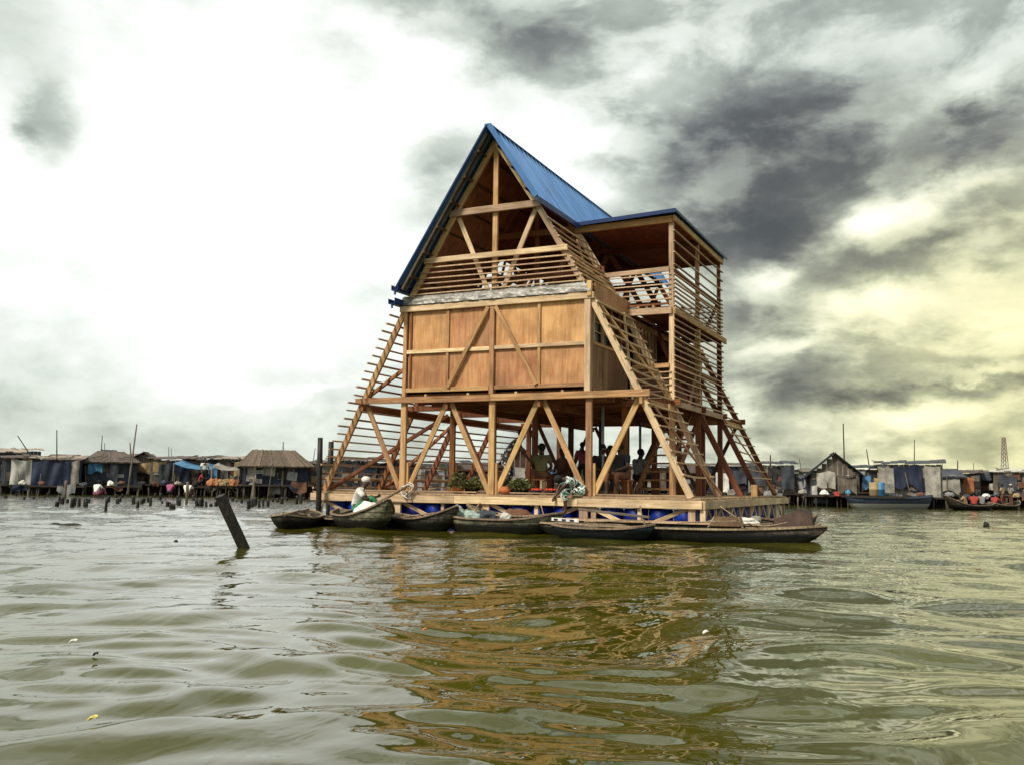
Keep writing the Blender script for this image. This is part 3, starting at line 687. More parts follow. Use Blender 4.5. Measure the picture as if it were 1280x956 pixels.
def pose(kind):
    if kind == 'stand':
        return dict(pelvis=(0, 0, .95), chest=(0, .02, 1.30), neck=(0, .02, 1.47), head=(0, .05, 1.62), shl=(-.19, .01, 1.40), shr=(.19, .01, 1.40), ell=(-.27, .02, 1.12), elr=(.27, .04, 1.12),
            wrl=(-.25, .16, .90), wrr=(.25, .18, .92), hipl=(-.10, 0, .90), hipr=(.10, 0, .90), knl=(-.12, .05, .50), knr=(.12, .02, .50), anl=(-.12, 0, .08), anr=(.13, -.03, .08))
    if kind == 'lean':
        return dict(pelvis=(0, -.05, .92), chest=(0, .16, 1.22), neck=(0, .27, 1.36), head=(0, .36, 1.48), face=(0, .8, -.5), shl=(-.19, .20, 1.30), shr=(.19, .20, 1.30), ell=(-.24, .38, 1.08), elr=(.24, .36, 1.06),
            wrl=(-.16, .52, .90), wrr=(.15, .52, .88), hipl=(-.10, -.05, .88), hipr=(.10, -.05, .88), knl=(-.12, .06, .50), knr=(.12, .02, .48), anl=(-.12, 0, .08), anr=(.13, -.08, .08))
    if kind == 'stool':   # seated at .40
        return dict(pelvis=(0, 0, .50), chest=(0, .06, .84), neck=(0, .10, 1.01), head=(0, .14, 1.15), shl=(-.19, .06, .94), shr=(.19, .06, .94), ell=(-.25, .16, .70), elr=(.25, .16, .70),
            wrl=(-.13, .38, .62), wrr=(.12, .38, .62), hipl=(-.10, .03, .48), hipr=(.10, .03, .48), knl=(-.15, .44, .50), knr=(.15, .44, .50), anl=(-.14, .40, .08), anr=(.15, .44, .08))
    if kind == 'floor':   # seated on the boards, knees up
        return dict(pelvis=(0, 0, .13), chest=(0, .10, .46), neck=(0, .18, .62), head=(0, .24, .75), shl=(-.19, .10, .56), shr=(.19, .10, .56), ell=(-.26, .26, .38), elr=(.26, .26, .36),
            wrl=(-.10, .44, .42), wrr=(.10, .46, .40), hipl=(-.10, .03, .12), hipr=(.10, .03, .12), knl=(-.17, .38, .42), knr=(.17, .40, .40), anl=(-.12, .62, .07), anr=(.12, .66, .07))
    if kind == 'edge':    # sitting on an edge, legs hanging, bent far forward
        return dict(pelvis=(0, 0, .14), chest=(.0, .26, .34), neck=(0, .42, .38), head=(0, .55, .36), face=(0, .5, -.85), shl=(-.19, .34, .38), shr=(.19, .34, .38), ell=(-.25, .50, .22), elr=(.25, .50, .20),
            wrl=(-.16, .62, .04), wrr=(.16, .60, .0), hipl=(-.10, .03, .12), hipr=(.10, .03, .12), knl=(-.12, .44, .10), knr=(.12, .44, .10), anl=(-.12, .42, -.34), anr=(.12, .40, -.36), foot=(0, 1, 0))
def stool(loc, label):
    r = empty('wooden_stool', loc, label, 'stool'); s = MB(); s.box(-.2, .2, -.15, .15, .35, .39); s.build('seat', W_RED, r)
    for a in (-.16, .16):
        for b in (-.11, .11): s = MB(); s.bar((a*1.15, b*1.15, 0), (a, b, .35), .035, .035); s.build('leg', W_RED, r)

# on the deck
q = on_y(634, 600, 1.0); person('person leaning over in a dark speckled dress behind the front centre post', (q.x, 1.0, Z), R(-60), pose('lean'), (PRINT2, PRINT2, 'wrap'))
q = on_y(676, 600, 1.6); person('person in an olive green top seated with their back turned on the school deck', (q.x, 1.6, Z), R(15), pose('stool'), (COL, CBR, True)); stool((q.x, 1.6, Z), 'small stool under the olive green clothed person on the deck')
q = on_y(722, 612, -.05); person('person in a teal and white printed wrapper sitting bent on the deck edge', (q.x+.1, -.02, Z), R(125), pose('edge'), (PRINT, PRINT, False), scale=.98)
q = on_y(706, 600, 4.8); person('person in a dark brown shirt seated beyond the wrapper clad person on the deck', (q.x, 4.8, Z), R(170), pose('stool'), (CBR, CBR, True)); stool((q.x, 4.8, Z), 'small stool under the brown shirted person on the deck')
q = on_y(728, 600, 8.4); person('person in a pink top standing at the far edge of the school deck', (q.x, 8.4, Z), R(30), pose('stand'), (CPK, CB, True), scale=.93)
q = on_y(751, 600, 2.4); person('person in black seated left of the dark group by the middle deck posts', (q.x, 2.4, Z), R(-140), pose('stool'), (CB, CB, True)); stool((q.x, 2.4, Z), 'small stool under the leftmost black clothed person of the deck group')
q = on_y(764, 600, 3.2); person('person in dark teal seated in the middle of the dark group on the deck', (q.x, 3.2, Z), R(-170), pose('stool'), (CTL, CB, True)); stool((q.x, 3.2, Z), 'small stool under the dark teal clothed person of the deck group')
q = on_y(779, 600, 1.5); person('person in a black shirt with bare legs, rightmost of the seated dark group', (q.x, 1.5, Z), R(160), pose('stool'), (CB, CBR, False)); stool((q.x, 1.5, Z), 'small stool under the bare legged person of the deck group')
q = on_y(797, 600, 5.2); person('person in a pale grey shirt seated behind the group near the stairs', (q.x, 5.2, Z), R(-30), pose('stool'), (CGY, CB, True)); stool((q.x, 5.2, Z), 'small stool under the grey shirted person near the stairs')

# goods on the deck
def leafheap(name, label, cat, loc, r, h, n, base=None, mats=(None,)):
    root = empty(name, loc, label, cat)
    if base is not None:
        s = MB(); s.lathe([(r*.45, 0), (r*.62, .04), (r*.78, .13), (r*.80, .15), (r*.72, .145), (r*.5, .06)], n=16); s.build('basin', base, root, True)
    V = []; Fc = []
    for k in range(n):
        a = random.uniform(0, 6.28); rr_ = r*math.sqrt(random.random()); z = .1+h*(1-(rr_/r)**2)*random.uniform(.4, 1)
        c = Vector((rr_*math.cos(a), rr_*math.sin(a), z)); out = Vector((math.cos(a), math.sin(a), random.uniform(.2, 1.4))).normalized()
        s = out.cross(Vector((random.uniform(-1, 1), random.uniform(-1, 1), 1))).normalized(); ln = random.uniform(.07, .13); w = ln*.35; u = s.cross(out)
        i = len(V); V += [c, c+out*ln*.5+s*w+u*.01, c+out*ln-u*.02, c+out*ln*.5-s*w+u*.01]; Fc.append((i, i+1, i+2, i+3))
    mesh('leaves', V, Fc, LEAF, root)
    return root
q = on_y(573, 604, .35); leafheap('potted_plant', 'leafy green plant in an orange clay pot near the left front deck post', 'plant', (q.x, .35, Z), .20, .42, 260, CLAY)
q = on_y(590, 604, .55); leafheap('vegetable_basin', 'dark basin of leafy greens beside the potted plant on the deck', 'vegetables', (q.x, .55, Z), .24, .28, 240, CB)
q = on_y(650, 604, .30); leafheap('vegetable_basin', 'basin heaped with yellow green vegetables left of the seated olive clad person', 'vegetables', (q.x, .30, Z), .30, .26, 360, CB)
q = on_y(640, 604, .6); leafheap('vegetable_basin', 'basin of dark leaves at the feet of the leaning person', 'vegetables', (q.x, .6, Z), .26, .22, 260, CB)
q = on_y(664, 604, .28)
for k, dx in enumerate((0.0, .26)):
    r = empty('fruit_bowl', (q.x+.15+dx, .22+k*.25, Z), ('bowl of red fruit in front of the seated olive clad person', 'second bowl of red fruit just behind the first on the deck edge')[k], 'bowl')
    s = MB(); s.lathe([(.07, 0), (.12, .05), (.16, .10), (.15, .10), (.09, .05)], n=16); s.build('bowl', CB, r, True)
    for i in range(9):
        s = MB(); a = i*2.4; rad = .02+.011*i; s.lathe([(.012, -.04), (.036, -.02), (.042, 0), (.036, .02), (.012, .04)], (rad*math.cos(a), rad*math.sin(a), .12), 8); s.build('fruit', REDF, r, True)
q = on_y(632, 616, .1); r = empty('clay_pot', (q.x, .08, Z), 'round orange clay pot at the foot of the front centre post', 'pot'); s = MB(); s.lathe([(.07, 0), (.14, .06), (.15, .12), (.10, .17), (.11, .19), (.08, .18)], n=18); s.build('pot_body', CLAY, r, True)

# ------------------------------------------------------------------ canoes
def canoe(label, a, b, beam, dep, mats, group=None, rise=(.25, .25), free=.28, gm=None, gw=.05, thw=4, roll=0, name='wooden_canoe', inner=None, cat='canoe', sharp=1.6, clipw=(0, 0)):
    if group == 'canoes moored at the school': free *= .88
    a, b = Vector(a), Vector(b); ln = (b-a).length; mid = (a+b)/2; rz = math.atan2(b.y-a.y, b.x-a.x)
    root = empty(name, (mid.x, mid.y, 0), label, cat, rz, group); root.rotation_euler[0] = roll
    n = 28; ring = 9
    def st(t, off=0):
        s = abs(2*t-1); w = beam/2*(1-s**(2.2*sharp))*(1) + .015; 
        ww = w
        e = rise[0] if t < .5 else rise[1]
        zt = free + e*s**2.6; zb = -dep + (dep+free+e-.07)*s**(6.5 if ln > 4 else 4.2)
        x = (t-.5)*ln
        pts = []
        for k in range(ring):
            u = -1+2*k/(ring-1); au = abs(u)
            y = ww*math.copysign(au**.72, u); z = zb+(zt-zb)*au**2.0
            if off:
                y *= max(0, 1-.028/max(ww, .03)); z = zb+.03+(zt-zb-.03)*au**2.0
            pts.append(Vector((x*(1-off*.012), y, z)))
        return pts
    V = []; Fc = []; rows = []
    for off in (0, 1):
        for i in range(n+1): V += st(i/n, off)
    m = (n+1)*ring
    for i in range(n):
        for k in range(ring-1):
            p = i*ring+k; Fc.append((p, p+1, p+ring+1, p+ring)); Fc.append((m+p, m+p+ring, m+p+ring+1, m+p+1))
        for k in (0, ring-1):
            p = i*ring+k; Fc.append((p, p+ring, m+p+ring, m+p) if k == 0 else (p, m+p, m+p+ring, p+ring))
    for i in (0, n):
        for k in range(ring-1): p = i*ring+k; Fc.append((p, m+p, m+p+1, p+1))
    for v in V: v.z += noise.noise(Vector((v.x*2.1, v.y*3, a.x)))*.012
    mesh('hull', V, Fc, mats, root, True)
    for k in (0, ring-1):
        g = MB(); pr = [st(i/n)[k] for i in range(n+1)]
        for i in range(n): g.bar(pr[i]+Vector((0, 0, .012)), pr[i+1]+Vector((0, 0, .012)), gw, .035)
        g.build('gunwale', gm or GUN, root)
    for k in range(thw):
        t = .16+.68*(k+.5)/thw+random.uniform(-.02, .02); s = st(t); zz = s[0].z-.05
        T2 = timber('thwart', (s[0].x, s[0].y*.9, zz), (s[0].x, -s[0].y*.9, zz), .12, .03, GUN if gm is None else gm, root, (0, 0, 1))
    # ribs
    g = MB()
    for k in range(7):
        s = st(.14+.72*k/6, 1)
        for p, q2 in zip(s, s[1:]): g.bar(p+Vector((0, 0, .01)), q2+Vector((0, 0, .01)), .03, .03)
    g.build('rib', W_DARK, root)
    return root
def wpt(px, Y, py=600): q = on_y(px, py, Y); return Vector((q.x, Y, 0))
# 1 small round canoe, left end, seen end-on
q = on_water(371, 658); d = (q-CAM); d.z = 0; d.normalize(); pr = Vector((-d.y, d.x, 0))
canoe('small dark canoe floating apart, leftmost of the moored boats', q-d*1.3-pr*-.30, q+d*1.5+pr*-.30, 1.02, .12, HULL, 'canoes moored at the school', (.10, .14), .26, thw=4)
# 2 low brown canoe at raft corner
canoe('low weathered brown canoe lying against the left raft corner', wpt(388, -.55), wpt(476, -.75), .9, .12, HULL, 'canoes moored at the school', (.06, .06), .20, thw=4)
# 3 canoe with tall prow and person
a3 = wpt(424, -.3); b3 = wpt(486, -2.1)
canoe('canoe with a tall pale prow carrying a white clad person', a3, b3, 1.15, .15, HULLG, 'canoes moored at the school', (.10, .42), .34, thw=2, sharp=1.1, gw=.06)
dirc = (b3-a3).normalized(); pc = a3.lerp(b3, .36)
person('person in white shirt, green wrap and pale cap in the tall prowed canoe', (pc.x, pc.y, .30), R(-60), pose('floor'), (CW, CGN, True), hat=CW, scale=1.05)
s = MB(); pc2 = a3.lerp(b3, .62); r = empty('sack', (pc2.x, pc2.y, .12), 'bulging white sack in front of the person in the tall prowed canoe', 'sack')
bmx = bmesh.new(); bmesh.ops.create_icosphere(bmx, subdivisions=3, radius=1)
for v in bmx.verts:
    c = v.co.copy(); k = 1+.18*noise.noise(c*2.1); v.co = Vector((c.x*.36*k, c.y*.30*k, max(-.22, c.z*.32*k)+.2))
me = bpy.data.meshes.new('sack_body'); bmx.to_mesh(me); bmx.free(); me.materials.append(CW); me.polygons.foreach_set('use_smooth', [True]*len(me.polygons)); link(bpy.data.objects.new('sack_body', me), r)
# punting pole with a rope knot
p0 = a3.lerp(b3, .80)+Vector((0, 0, .62)); p1 = on_y(510, 607, -.25)
s = MB(); s.tube([p0, p1, p1+(p1-p0).normalized()*.2], [.035, .03, .025], 8); tag(s.build('punting_pole', GUN, None, True), 'pale pole reaching from the tall prowed canoe up to the deck', 'pole')
s = MB(); pts = []
for k in range(60):
    t = k/59; pts.append(p1+Vector((.16*math.sin(t*19)+.05*math.sin(t*7), -.04+.05*math.cos(t*23), -.08+.16*math.cos(t*13)-.1*t)))
s.tube(pts, .016, 6); tag(s.build('rope_knot', CREAM, None, True), 'tangled white rope looped round the end of the pale pole at the deck edge', 'rope')
# 4..7
canoe('canoe with a sharp bow right of the tall prowed canoe', wpt(480, -.6), wpt(572, -1.35), .95, .15, HULL, 'canoes moored at the school', (.12, .32), .30, thw=3)
canoe('mossy pale green canoe heaped with teal nets below the centre post', wpt(556, -.95), wpt(694, -1.0), .95, .15, HULLG, 'canoes moored at the school', (.10, .16), .34, thw=3)
canoe('canoe with pale gunwales holding a brown bundle, half hidden behind the mossy canoe', wpt(585, -.42), wpt(705, -.38), .75, .12, HULLG, 'canoes moored at the school', (.22, .10), .42, thw=3)
canoe('blue washed canoe with a pinkish gunwale in front of the school', wpt(690, -2.0), wpt(818, -1.7), .85, .15, HULLB, 'canoes moored at the school', (.05, .10), .25, gm=GUN, thw=4)
canoe('very long dark canoe running to a sharp prow beyond the right raft corner', wpt(672, -1.15), wpt(1033, -.75), 1.0, .18, HULL, 'canoes moored at the school', (.02, .12), .27, thw=7, sharp=1.0)
canoe('long canoe with a straight pale yellow gunwale tight against the raft', wpt(600, -.36), wpt(950, -.33), .50, .15, HULL, 'canoes moored at the school', (.12, .0), .36, gm=W_PALE, gw=.09, thw=5)
canoe('short brown canoe tied to the right raft side behind the hooded one', wpt(930, 1.2), wpt(1006, 1.7), .9, .12, HULL, 'canoes moored at the school', (.05, .16), .30, thw=3)
canoe('thin canoe whose tip pokes out farthest behind the raft on the right', wpt(950, 4.4), wpt(1020, 4.9), .8, .12, HULL, 'canoes moored at the school', (.05, .16), .30, thw=3)
# hood boat
ah, bh = wpt(915, -.1), wpt(1024, .35)
hb = canoe('dark canoe with a brown ridged cloth hood at the right raft corner', ah, bh, .95, .15, HULL, 'canoes moored at the school', (.05, .12), .26, thw=1)
V = []; Fc = []; nL = 14; prof = [(-.48, .24), (-.36, .36), (-.18, .52), (0, .68), (.18, .52), (.36, .36), (.48, .24)]
hl = (bh-ah).length
for k in range(nL+1):
    t = k/nL; sc = .45+.55*min(1, 1.5*t) if t < .67 else 1-.9*(t-.67)**1.3
    for y, z in prof:
        V.append((-.05+hl*.44*t, y*sc, .28+(z-.28)*sc*(.86+.14*t) + noise.noise((t*5, y*4, 2))*.03))
for k in range(nL):
    for i in range(6): p = k*7+i; Fc.append((p, p+7, p+8, p+1))
hd_ = mesh('hood', V, Fc, rough_mat('brown_hood_cloth', (.022, .013, .010), (.065, .038, .028), 5, .8), hb, True)
sm = hd_.modifiers.new('t', 'SOLIDIFY'); sm.thickness = .02
# small gabled mats and bundles on the canoes
def bundle(label, loc, sx, sy, sz, mat, cat='bundle', name='cloth_bundle', seed=1, rz=0):
    bm_ = bmesh.new(); bmesh.ops.create_icosphere(bm_, subdivisions=4, radius=1)
    for v in bm_.verts:
        c = v.co.copy(); k = 1+.30*noise.noise(c*1.7+Vector((seed, 0, 0)))+.12*noise.noise(c*5+Vector((seed, 3, 0))); v.co = Vector((c.x*sx*k, c.y*sy*k, max(-.3, c.z)*sz*k+sz*.3))
    me = bpy.data.meshes.new(name); bm_.to_mesh(me); bm_.free(); me.materials.append(mat); me.polygons.foreach_set('use_smooth', [True]*len(me.polygons))
    o = link(bpy.data.objects.new(name, me)); o.location = loc; o.rotation_euler[2] = rz; return tag(o, label, cat)
def onb(px, Y, z): q = wpt(px, Y); return (q.x, q.y, z)
NET = rough_mat('teal_net', (.10, .17, .15), (.40, .48, .42), 12, .9, bump=1.0)
bundle('heap of pale teal net at the left end of the mossy canoe', onb(572, -.95, .22), .28, .25, .26, NET, 'net', 'net_heap', 1)
bundle('second heap of grey green net in the mossy canoe', onb(588, -.92, .20), .30, .22, .20, NET, 'net', 'net_heap', 4)
bundle('dark grey bundle in the middle of the mossy canoe', onb(608, -.75, .24), .36, .24, .19, CHAR, seed=6)
bundle('brown wrapped bundle in the pale edged canoe below the vegetables', onb(648, -.42, .28), .40, .2, .19, CBR, seed=8)
bundle('white cloth lump between the two mossy canoes', onb(633, -.8, .30), .15, .12, .12, CREAM, seed=9)
bundle('pale cloth pile right of the last raft post', onb(905, -.45, .36), .30, .15, .07, PALE, seed=11)
bundle('cream cloth pile beside the brown hood', onb(932, -.3, .34), .26, .18, .10, CREAM, seed=12)
bundle('white wash bundle by the hood at the raft corner', onb(944, .1, .34), .12, .13, .13, PALE, seed=14)
bundle('small red rag on the canoe near the right raft side', onb(925, -.2, .42), .10, .08, .045, CRD, seed=15)
bundle('blue grey rag heap in the small leftmost canoe', tuple(on_water(366, 652)+Vector((0, 0, .16))), .28, .3, .13, CGY, seed=16)
for k, (p, Y, l) in enumerate(((908, -.5, 'low brown gabled mat shelter on the long canoe by the right raft corner'), (990, 1.4, 'small brown mat roof on the short canoe behind the hood'))):
    q = wpt(p, Y); r = empty('mat_shelter', (q.x, q.y, .36), l, 'shelter', R(8)); V = []
    s = MB(); s.add([(-.36, -.25, -.06), (.36, -.25, -.06), (.30, 0, .13), (-.20, 0, .13), (-.36, .25, -.06), (.36, .25, -.06)], [(0, 1, 2, 3), (3, 2, 5, 4)])
    o = s.build('mat_roof', MATS['timber_dark'], r); o.modifiers.new('t', 'SOLIDIFY').thickness = .03
    for xx in (-.36, .34):
        s = MB(); s.bar((xx, -.26, -.09), (xx*.7, 0, .12), .03, .02); s.bar((xx, .26, -.09), (xx*.7, 0, .12), .03, .02); s.build('mat_frame', GUN, r)
# white blue striped plank end + loose planks
q = on_y(705, 650, -2.0); r = tag(timber('painted_plank', q+Vector((-.28, 0, .02)), q+Vector((.32, .02, .0)), .07, .02, CW, None, (0, 1, 0)), 'short white plank with dark blue squares at the left end of the blue washed canoe', 'plank')
for dx in (.10, .28, .46):
    s = MB(); s.box(-.02, .02, -.016, -.012, dx-.05, dx+.04); s.build('painted_square', NAVY, r)
tag(timber('long_plank', on_y(724, 636, -.5), on_y(812, 646, -.6), .12, .05, W_GREY, None, (0, 0, 1)), 'grey curved plank propped over the canoes below the right front posts', 'plank')
tag(timber('long_plank', on_y(425, 641, -.3), on_y(462, 630, -.28), .10, .04, W_GREY, None, (0, 0, 1)), 'grey plank leaning over the brown canoe at the left raft corner', 'plank')

for k, (p0_, p1_, lb) in enumerate((((392, 650, -.6), (404, 625, -.2), 'mooring rope from the brown canoe to the left raft corner'), ((566, 636, -1.3), (600, 628, -.22), 'mooring rope from the sharp bowed canoe to the raft beam'),
        ((690, 645, -1.0), (676, 630, -.22), 'mooring rope from the mossy canoe to the raft beam'), ((812, 652, -1.7), (800, 632, -.22), 'mooring rope from the blue washed canoe to the raft beam'), ((985, 652, -.8), (900, 632, -.2), 'long mooring rope from the sharp prow to the raft corner'))):
    A_ = on_y(*p0_); B_ = on_y(*p1_); pts = [A_.lerp(B_, t/12)-Vector((0, 0, .22*math.sin(math.pi*t/12)*min(1, (A_-B_).length))) for t in range(13)]
    q_ = MB(); q_.tube(pts, .013, 6); tag(q_.build('mooring_rope', GUN, None, True), lb, 'rope')
for k, (a_, b_, lb) in enumerate((((500, 646, -.95), (548, 640, -1.0), 'wooden paddle lying across the sharp bowed canoe'), ((730, 652, -1.85), (785, 650, -1.8), 'wooden paddle lying in the blue washed canoe'), ((846, 653, -1.0), (900, 651, -.95), 'wooden paddle lying along the long dark canoe'), ((352, 650, 0), (376, 653, 0), 'short paddle resting in the small leftmost canoe'))):
    if a_[2] == 0: A_ = on_water(a_[0], a_[1]+2); B_ = on_water(b_[0], b_[1]+2); A_.z = B_.z = .27
    else: A_ = on_y(*a_); B_ = on_y(*b_)
    q_ = MB(); dd_ = (B_-A_).normalized(); q_.tube([A_, B_], .016, 6); q_.bar(B_-dd_*.02, B_+dd_*.34, .10, .018); tag(q_.build('paddle', GUN), lb, 'paddle')
# ------------------------------------------------------------------ posts standing in the water
def post(label, base, top, r, mat=W_BLACK, group=None, name='mooring_post', cat='post', sq=False):
    o = empty(name, base, label, cat, 0, group)
    s = MB(); d = Vector(top)-Vector(base); dn = d.normalized()
    if sq: s.bar(-dn*.5, d, r*2, r*1.7, up=(0, 1, 0), seg=4)
    else: s.tube([-dn*.5, d*.3, d*.7, d], [r*1.1, r, r*.97, r*.93], 10)
    for v in s.V: v += Vector((noise.noise(v*3+Vector(base)), noise.noise(v*3+Vector((5, 0, 0))), 0))*r*.12
    s.build('shaft', mat, o, not sq); return o
q = on_water(305, 685); dist = (q-CAM).dot(fw)
post('thick dark square post leaning steeply left out of the open water', q, at(275, 619, dist*.985), .068, W_BLACK, None, 'leaning_post', sq=True)
q = on_y(398, 640, -.45); post('tall dark mooring post at the left raft corner, the nearer one', (q.x, -.45, 0), (q.x-.02, -.45, Z+1.37), .075, W_BLACK)
q = on_y(411, 640, 1.9); post('tall dark mooring post behind the left raft corner, the farther one', (q.x, 1.9, 0), (q.x, 1.9, Z+1.38), .085, W_BLACK)

# ------------------------------------------------------------------ stilt shacks
def drape(mb, x0, x1, z0, z1, y, seed=0, wav=.14, nx=26, nz=12, ragged=.17):
    V = []; Fc = []
    for i in range(nx+1):
        for k in range(nz+1):
            x = x0+(x1-x0)*i/nx; t = k/nz
            zz = z0 + (z1-z0)*t + (1-t)*noise.noise((x*1.6+seed, 0, 0))*ragged*2 - t*.16*abs(math.sin((x+seed)*2.1)) ; y_ = 0
            V.append((x+noise.noise((x, t*2, seed))*.04, y - .10 - (1-t)*.05 + wav*noise.noise((x*2.6+seed, t*1.2, seed)), zz))
    for i in range(nx):
        for k in range(nz): a = i*(nz+1)+k; Fc.append((a, a+nz+1, a+nz+2, a+1))
    mb.add(V, Fc)
def shack(label, px0, px1, ytop, D, roof='shed', wallm=CHAR, roofm=RUST, yaw=0, floor=.75, depth=4.0, tarps=(), eave=.72, door=True, group='stilt shacks across the lagoon', stilts=6, over=.25, name='stilt_shack', base=None, win=1, rag=.06, cat='shack'):
    pm = (px0+px1)/2; hor = at(pm, 604, D)
    c = at(pm, 604, D); c.z = 0; w = (px1-px0)/F*D; ht = at(pm, ytop, D).z
    root = empty(name, c, label, cat, VIEW+math.atan((640-pm)/F)+yaw, group)
    floor *= random.uniform(.72, 1.22)
    hw = w/2; ez = floor+(ht-floor)*eave if roof in ('gable', 'hip', 'thatch') else ht-.18
    sd = random.random()*50
    # walls: front, back, sides from uneven vertical boards
    s = MB()
    def wallrun(p, q, z1a, z1b):
        p, q = Vector(p), Vector(q); ln = (q-p).length; n = max(2, int(ln/.28)); nn = (q-p).normalized().cross(Vector((0, 0, 1)))
        for i in range(n):
            a = p.lerp(q, i/n); b = p.lerp(q, (i+.97)/n); o = nn*random.uniform(0, .03); top = z1a+(z1b-z1a)*(i+.5)/n
            zb = floor-random.uniform(0, .12)
            V = [a+o, b+o, b+o-nn*.03, a+o-nn*.03]
            s.add([Vector((v.x, v.y, zb)) for v in V]+[Vector((v.x, v.y, top-random.uniform(0, rag))) for v in V], BOXF)
    wallrun((-hw, 0, 0), (hw, 0, 0), ez, ez); wallrun((hw, 0, 0), (hw, depth, 0), ez, ez-.1)
    wallrun((hw, depth, 0), (-hw, depth, 0), ez-.1, ez-.1); wallrun((-hw, depth, 0), (-hw, 0, 0), ez-.1, ez)
    if roof == 'gable':   # ridge runs front to back: triangle in front wall
        n = max(6, int(w/.3))
        for i in range(n):
            x0 = -hw+w*i/n; x1 = -hw+w*(i+.96)/n; xm = (x0+x1)/2; hgt = (ht-ez)*(1-abs(xm)/hw)-.05
            if hgt > .03: s.box(x0, x1, 0, .03, ez-.02, ez+hgt)
    s.build('wall', wallm, root)
    def rsheet(A, B, Cc, Dd, nm='roof', m=roofm, pitch=.42, jag=.13, th=.04):
        A, B, Cc, Dd = map(Vector, (A, B, Cc, Dd)); q = MB(); n = max(3, int((B-A).length/pitch)); nr = (B-A).cross(Dd-A).normalized()
        for i in range(n):
            t0, t1 = i/n, (i+1.04)/n; o = nr*random.uniform(0, jag*.5+.02); e1 = random.uniform(-jag, jag); e2 = random.uniform(-jag, jag)
            a, b, c2, d2 = A.lerp(B, t0), A.lerp(B, t1), Dd.lerp(Cc, t1), Dd.lerp(Cc, t0)
            u = (d2-a).normalized(); a, b, c2, d2 = a+u*e1+o, b+u*e1+o, c2+u*e2+o, d2+u*e2+o
            q.add([a-nr*th, b-nr*th, c2-nr*th, d2-nr*th, a, b, c2, d2], BOXF)
        return q.build(nm, m, root)
    if roof == 'shed':
        rsheet((-hw-over, -over, ez+.02), (hw+over, -over, ez+.06), (hw+over, depth+over, ez+.35), (-hw-over, depth+over, ez+.22))
    elif roof in ('thatch', 'hip'):   # ridge runs left to right
        k = .14*w if roof == 'thatch' else .22*w
        jag = .05 if roof == 'thatch' else .04
        rsheet((-hw-over, -over*1.4, ez-.15), (hw+over, -over*1.4, ez-.12), (hw-k, depth/2, ht), (-hw+k, depth/2, ht), pitch=.16, jag=jag, th=.10)
        rsheet((hw+over, depth+over, ez-.15), (-hw-over, depth+over, ez-.12), (-hw+k, depth/2, ht), (hw-k, depth/2, ht), pitch=.3, jag=jag, th=.10)
        rsheet((-hw-over, depth+over, ez-.14), (-hw-over, -over, ez-.14), (-hw+k, depth/2, ht-.02), (-hw+k, depth/2, ht-.01), pitch=.4, jag=.02, th=.08)
        rsheet((hw+over, -over, ez-.14), (hw+over, depth+over, ez-.14), (hw-k, depth/2, ht-.02), (hw-k, depth/2, ht-.01), pitch=.4, jag=.02, th=.08)
    elif roof == 'gable':
        for sg in (-1, 1):
            A = (sg*(hw+over), -over, ez-.08); B = (sg*(hw+over), depth+over, ez-.08); Cq = (0, depth+over, ht); Dq = (0, -over, ht)
            if sg < 0: rsheet(B, A, Dq, Cq, pitch=.4)
            else: rsheet(A, B, Cq, Dq, pitch=.4)
    # odd boards, cloth and tin nailed over the walls
    pats = [[random.uniform(-hw, hw-.5), random.uniform(floor, max(floor+.1, ez-.5)), random.uniform(.2, .9), random.uniform(.2, .8), random.choice((CHAR, W_GREY, PALE, RUST, DARK_SHADE, NAVY, ZINC, DARK_SHADE, CBR, OCHRE))] for _ in range(max(12, int(w*1.8)))]
    q = MB(); pm_all = []
    for (px_, pz_, pw_, ph_, pm_) in pats:
        rot = Matrix.Translation((px_+pw_/2, 0, pz_+ph_/2)) @ Matrix.Rotation(random.uniform(-.15, .15), 4, 'Y') @ Matrix.Translation((-px_-pw_/2, 0, -pz_-ph_/2))
        yy = -.055-random.uniform(0, .05); q.box(px_, min(hw, px_+pw_), yy-.012, yy, pz_, min(ez-.05, pz_+ph_), rot); pm_all.append(pm_)
    o = q.build('wall_patching', pm_all, root)
    for k_, pl in enumerate(o.data.polygons): pl.material_index = k_//6
    # sticks, stones and rags lying along the eave and roof
    q = MB()
    for _ in range(int(w*1.1)):
        x_ = random.uniform(-hw, hw); q.bar((x_, -over+random.uniform(0, .3), ez+.12), (x_+random.uniform(-.9, .9), random.uniform(.4, 1.6) if roof == 'shed' else .3, ez+random.uniform(.18, .3)), .05, .05)
    if roof != 'thatch': q.build('roof_stick', W_GREY, root)
    if D < 80:
        for _ in range(int(w*.7)):
            x_ = random.uniform(-hw, hw); q = MB(); q.tube([(x_, -.75, -.5), (x_+random.uniform(-.5, .5), -.6+random.uniform(-.3, .3), random.uniform(.6, floor+1.5))], .028, 5); q.build('leaning_stick', W_GREY if random.random() < .6 else W_STILT, root)
        for _ in range(int(w*.6)):                     # rags and nets hung along the platform edge
            x_ = random.uniform(-hw, hw-.6); q = MB(); drape(q, x_, x_+random.uniform(.4, 1.2), floor-random.uniform(.2, .55), floor+random.uniform(-.05, .35), -.66, x_*3, nx=8, nz=6)
            q.build('hanging_rag', random.choice((CHAR, CGY, PALE, CBR, NAVY, DARK_SHADE, CHAR)), root, True)

    # platform and stilts
    s = MB(); s.box(-hw-.3, hw+.3, -.7, depth+.2, floor-.16, floor-.06)
    s.build('platform', W_STILT, root)
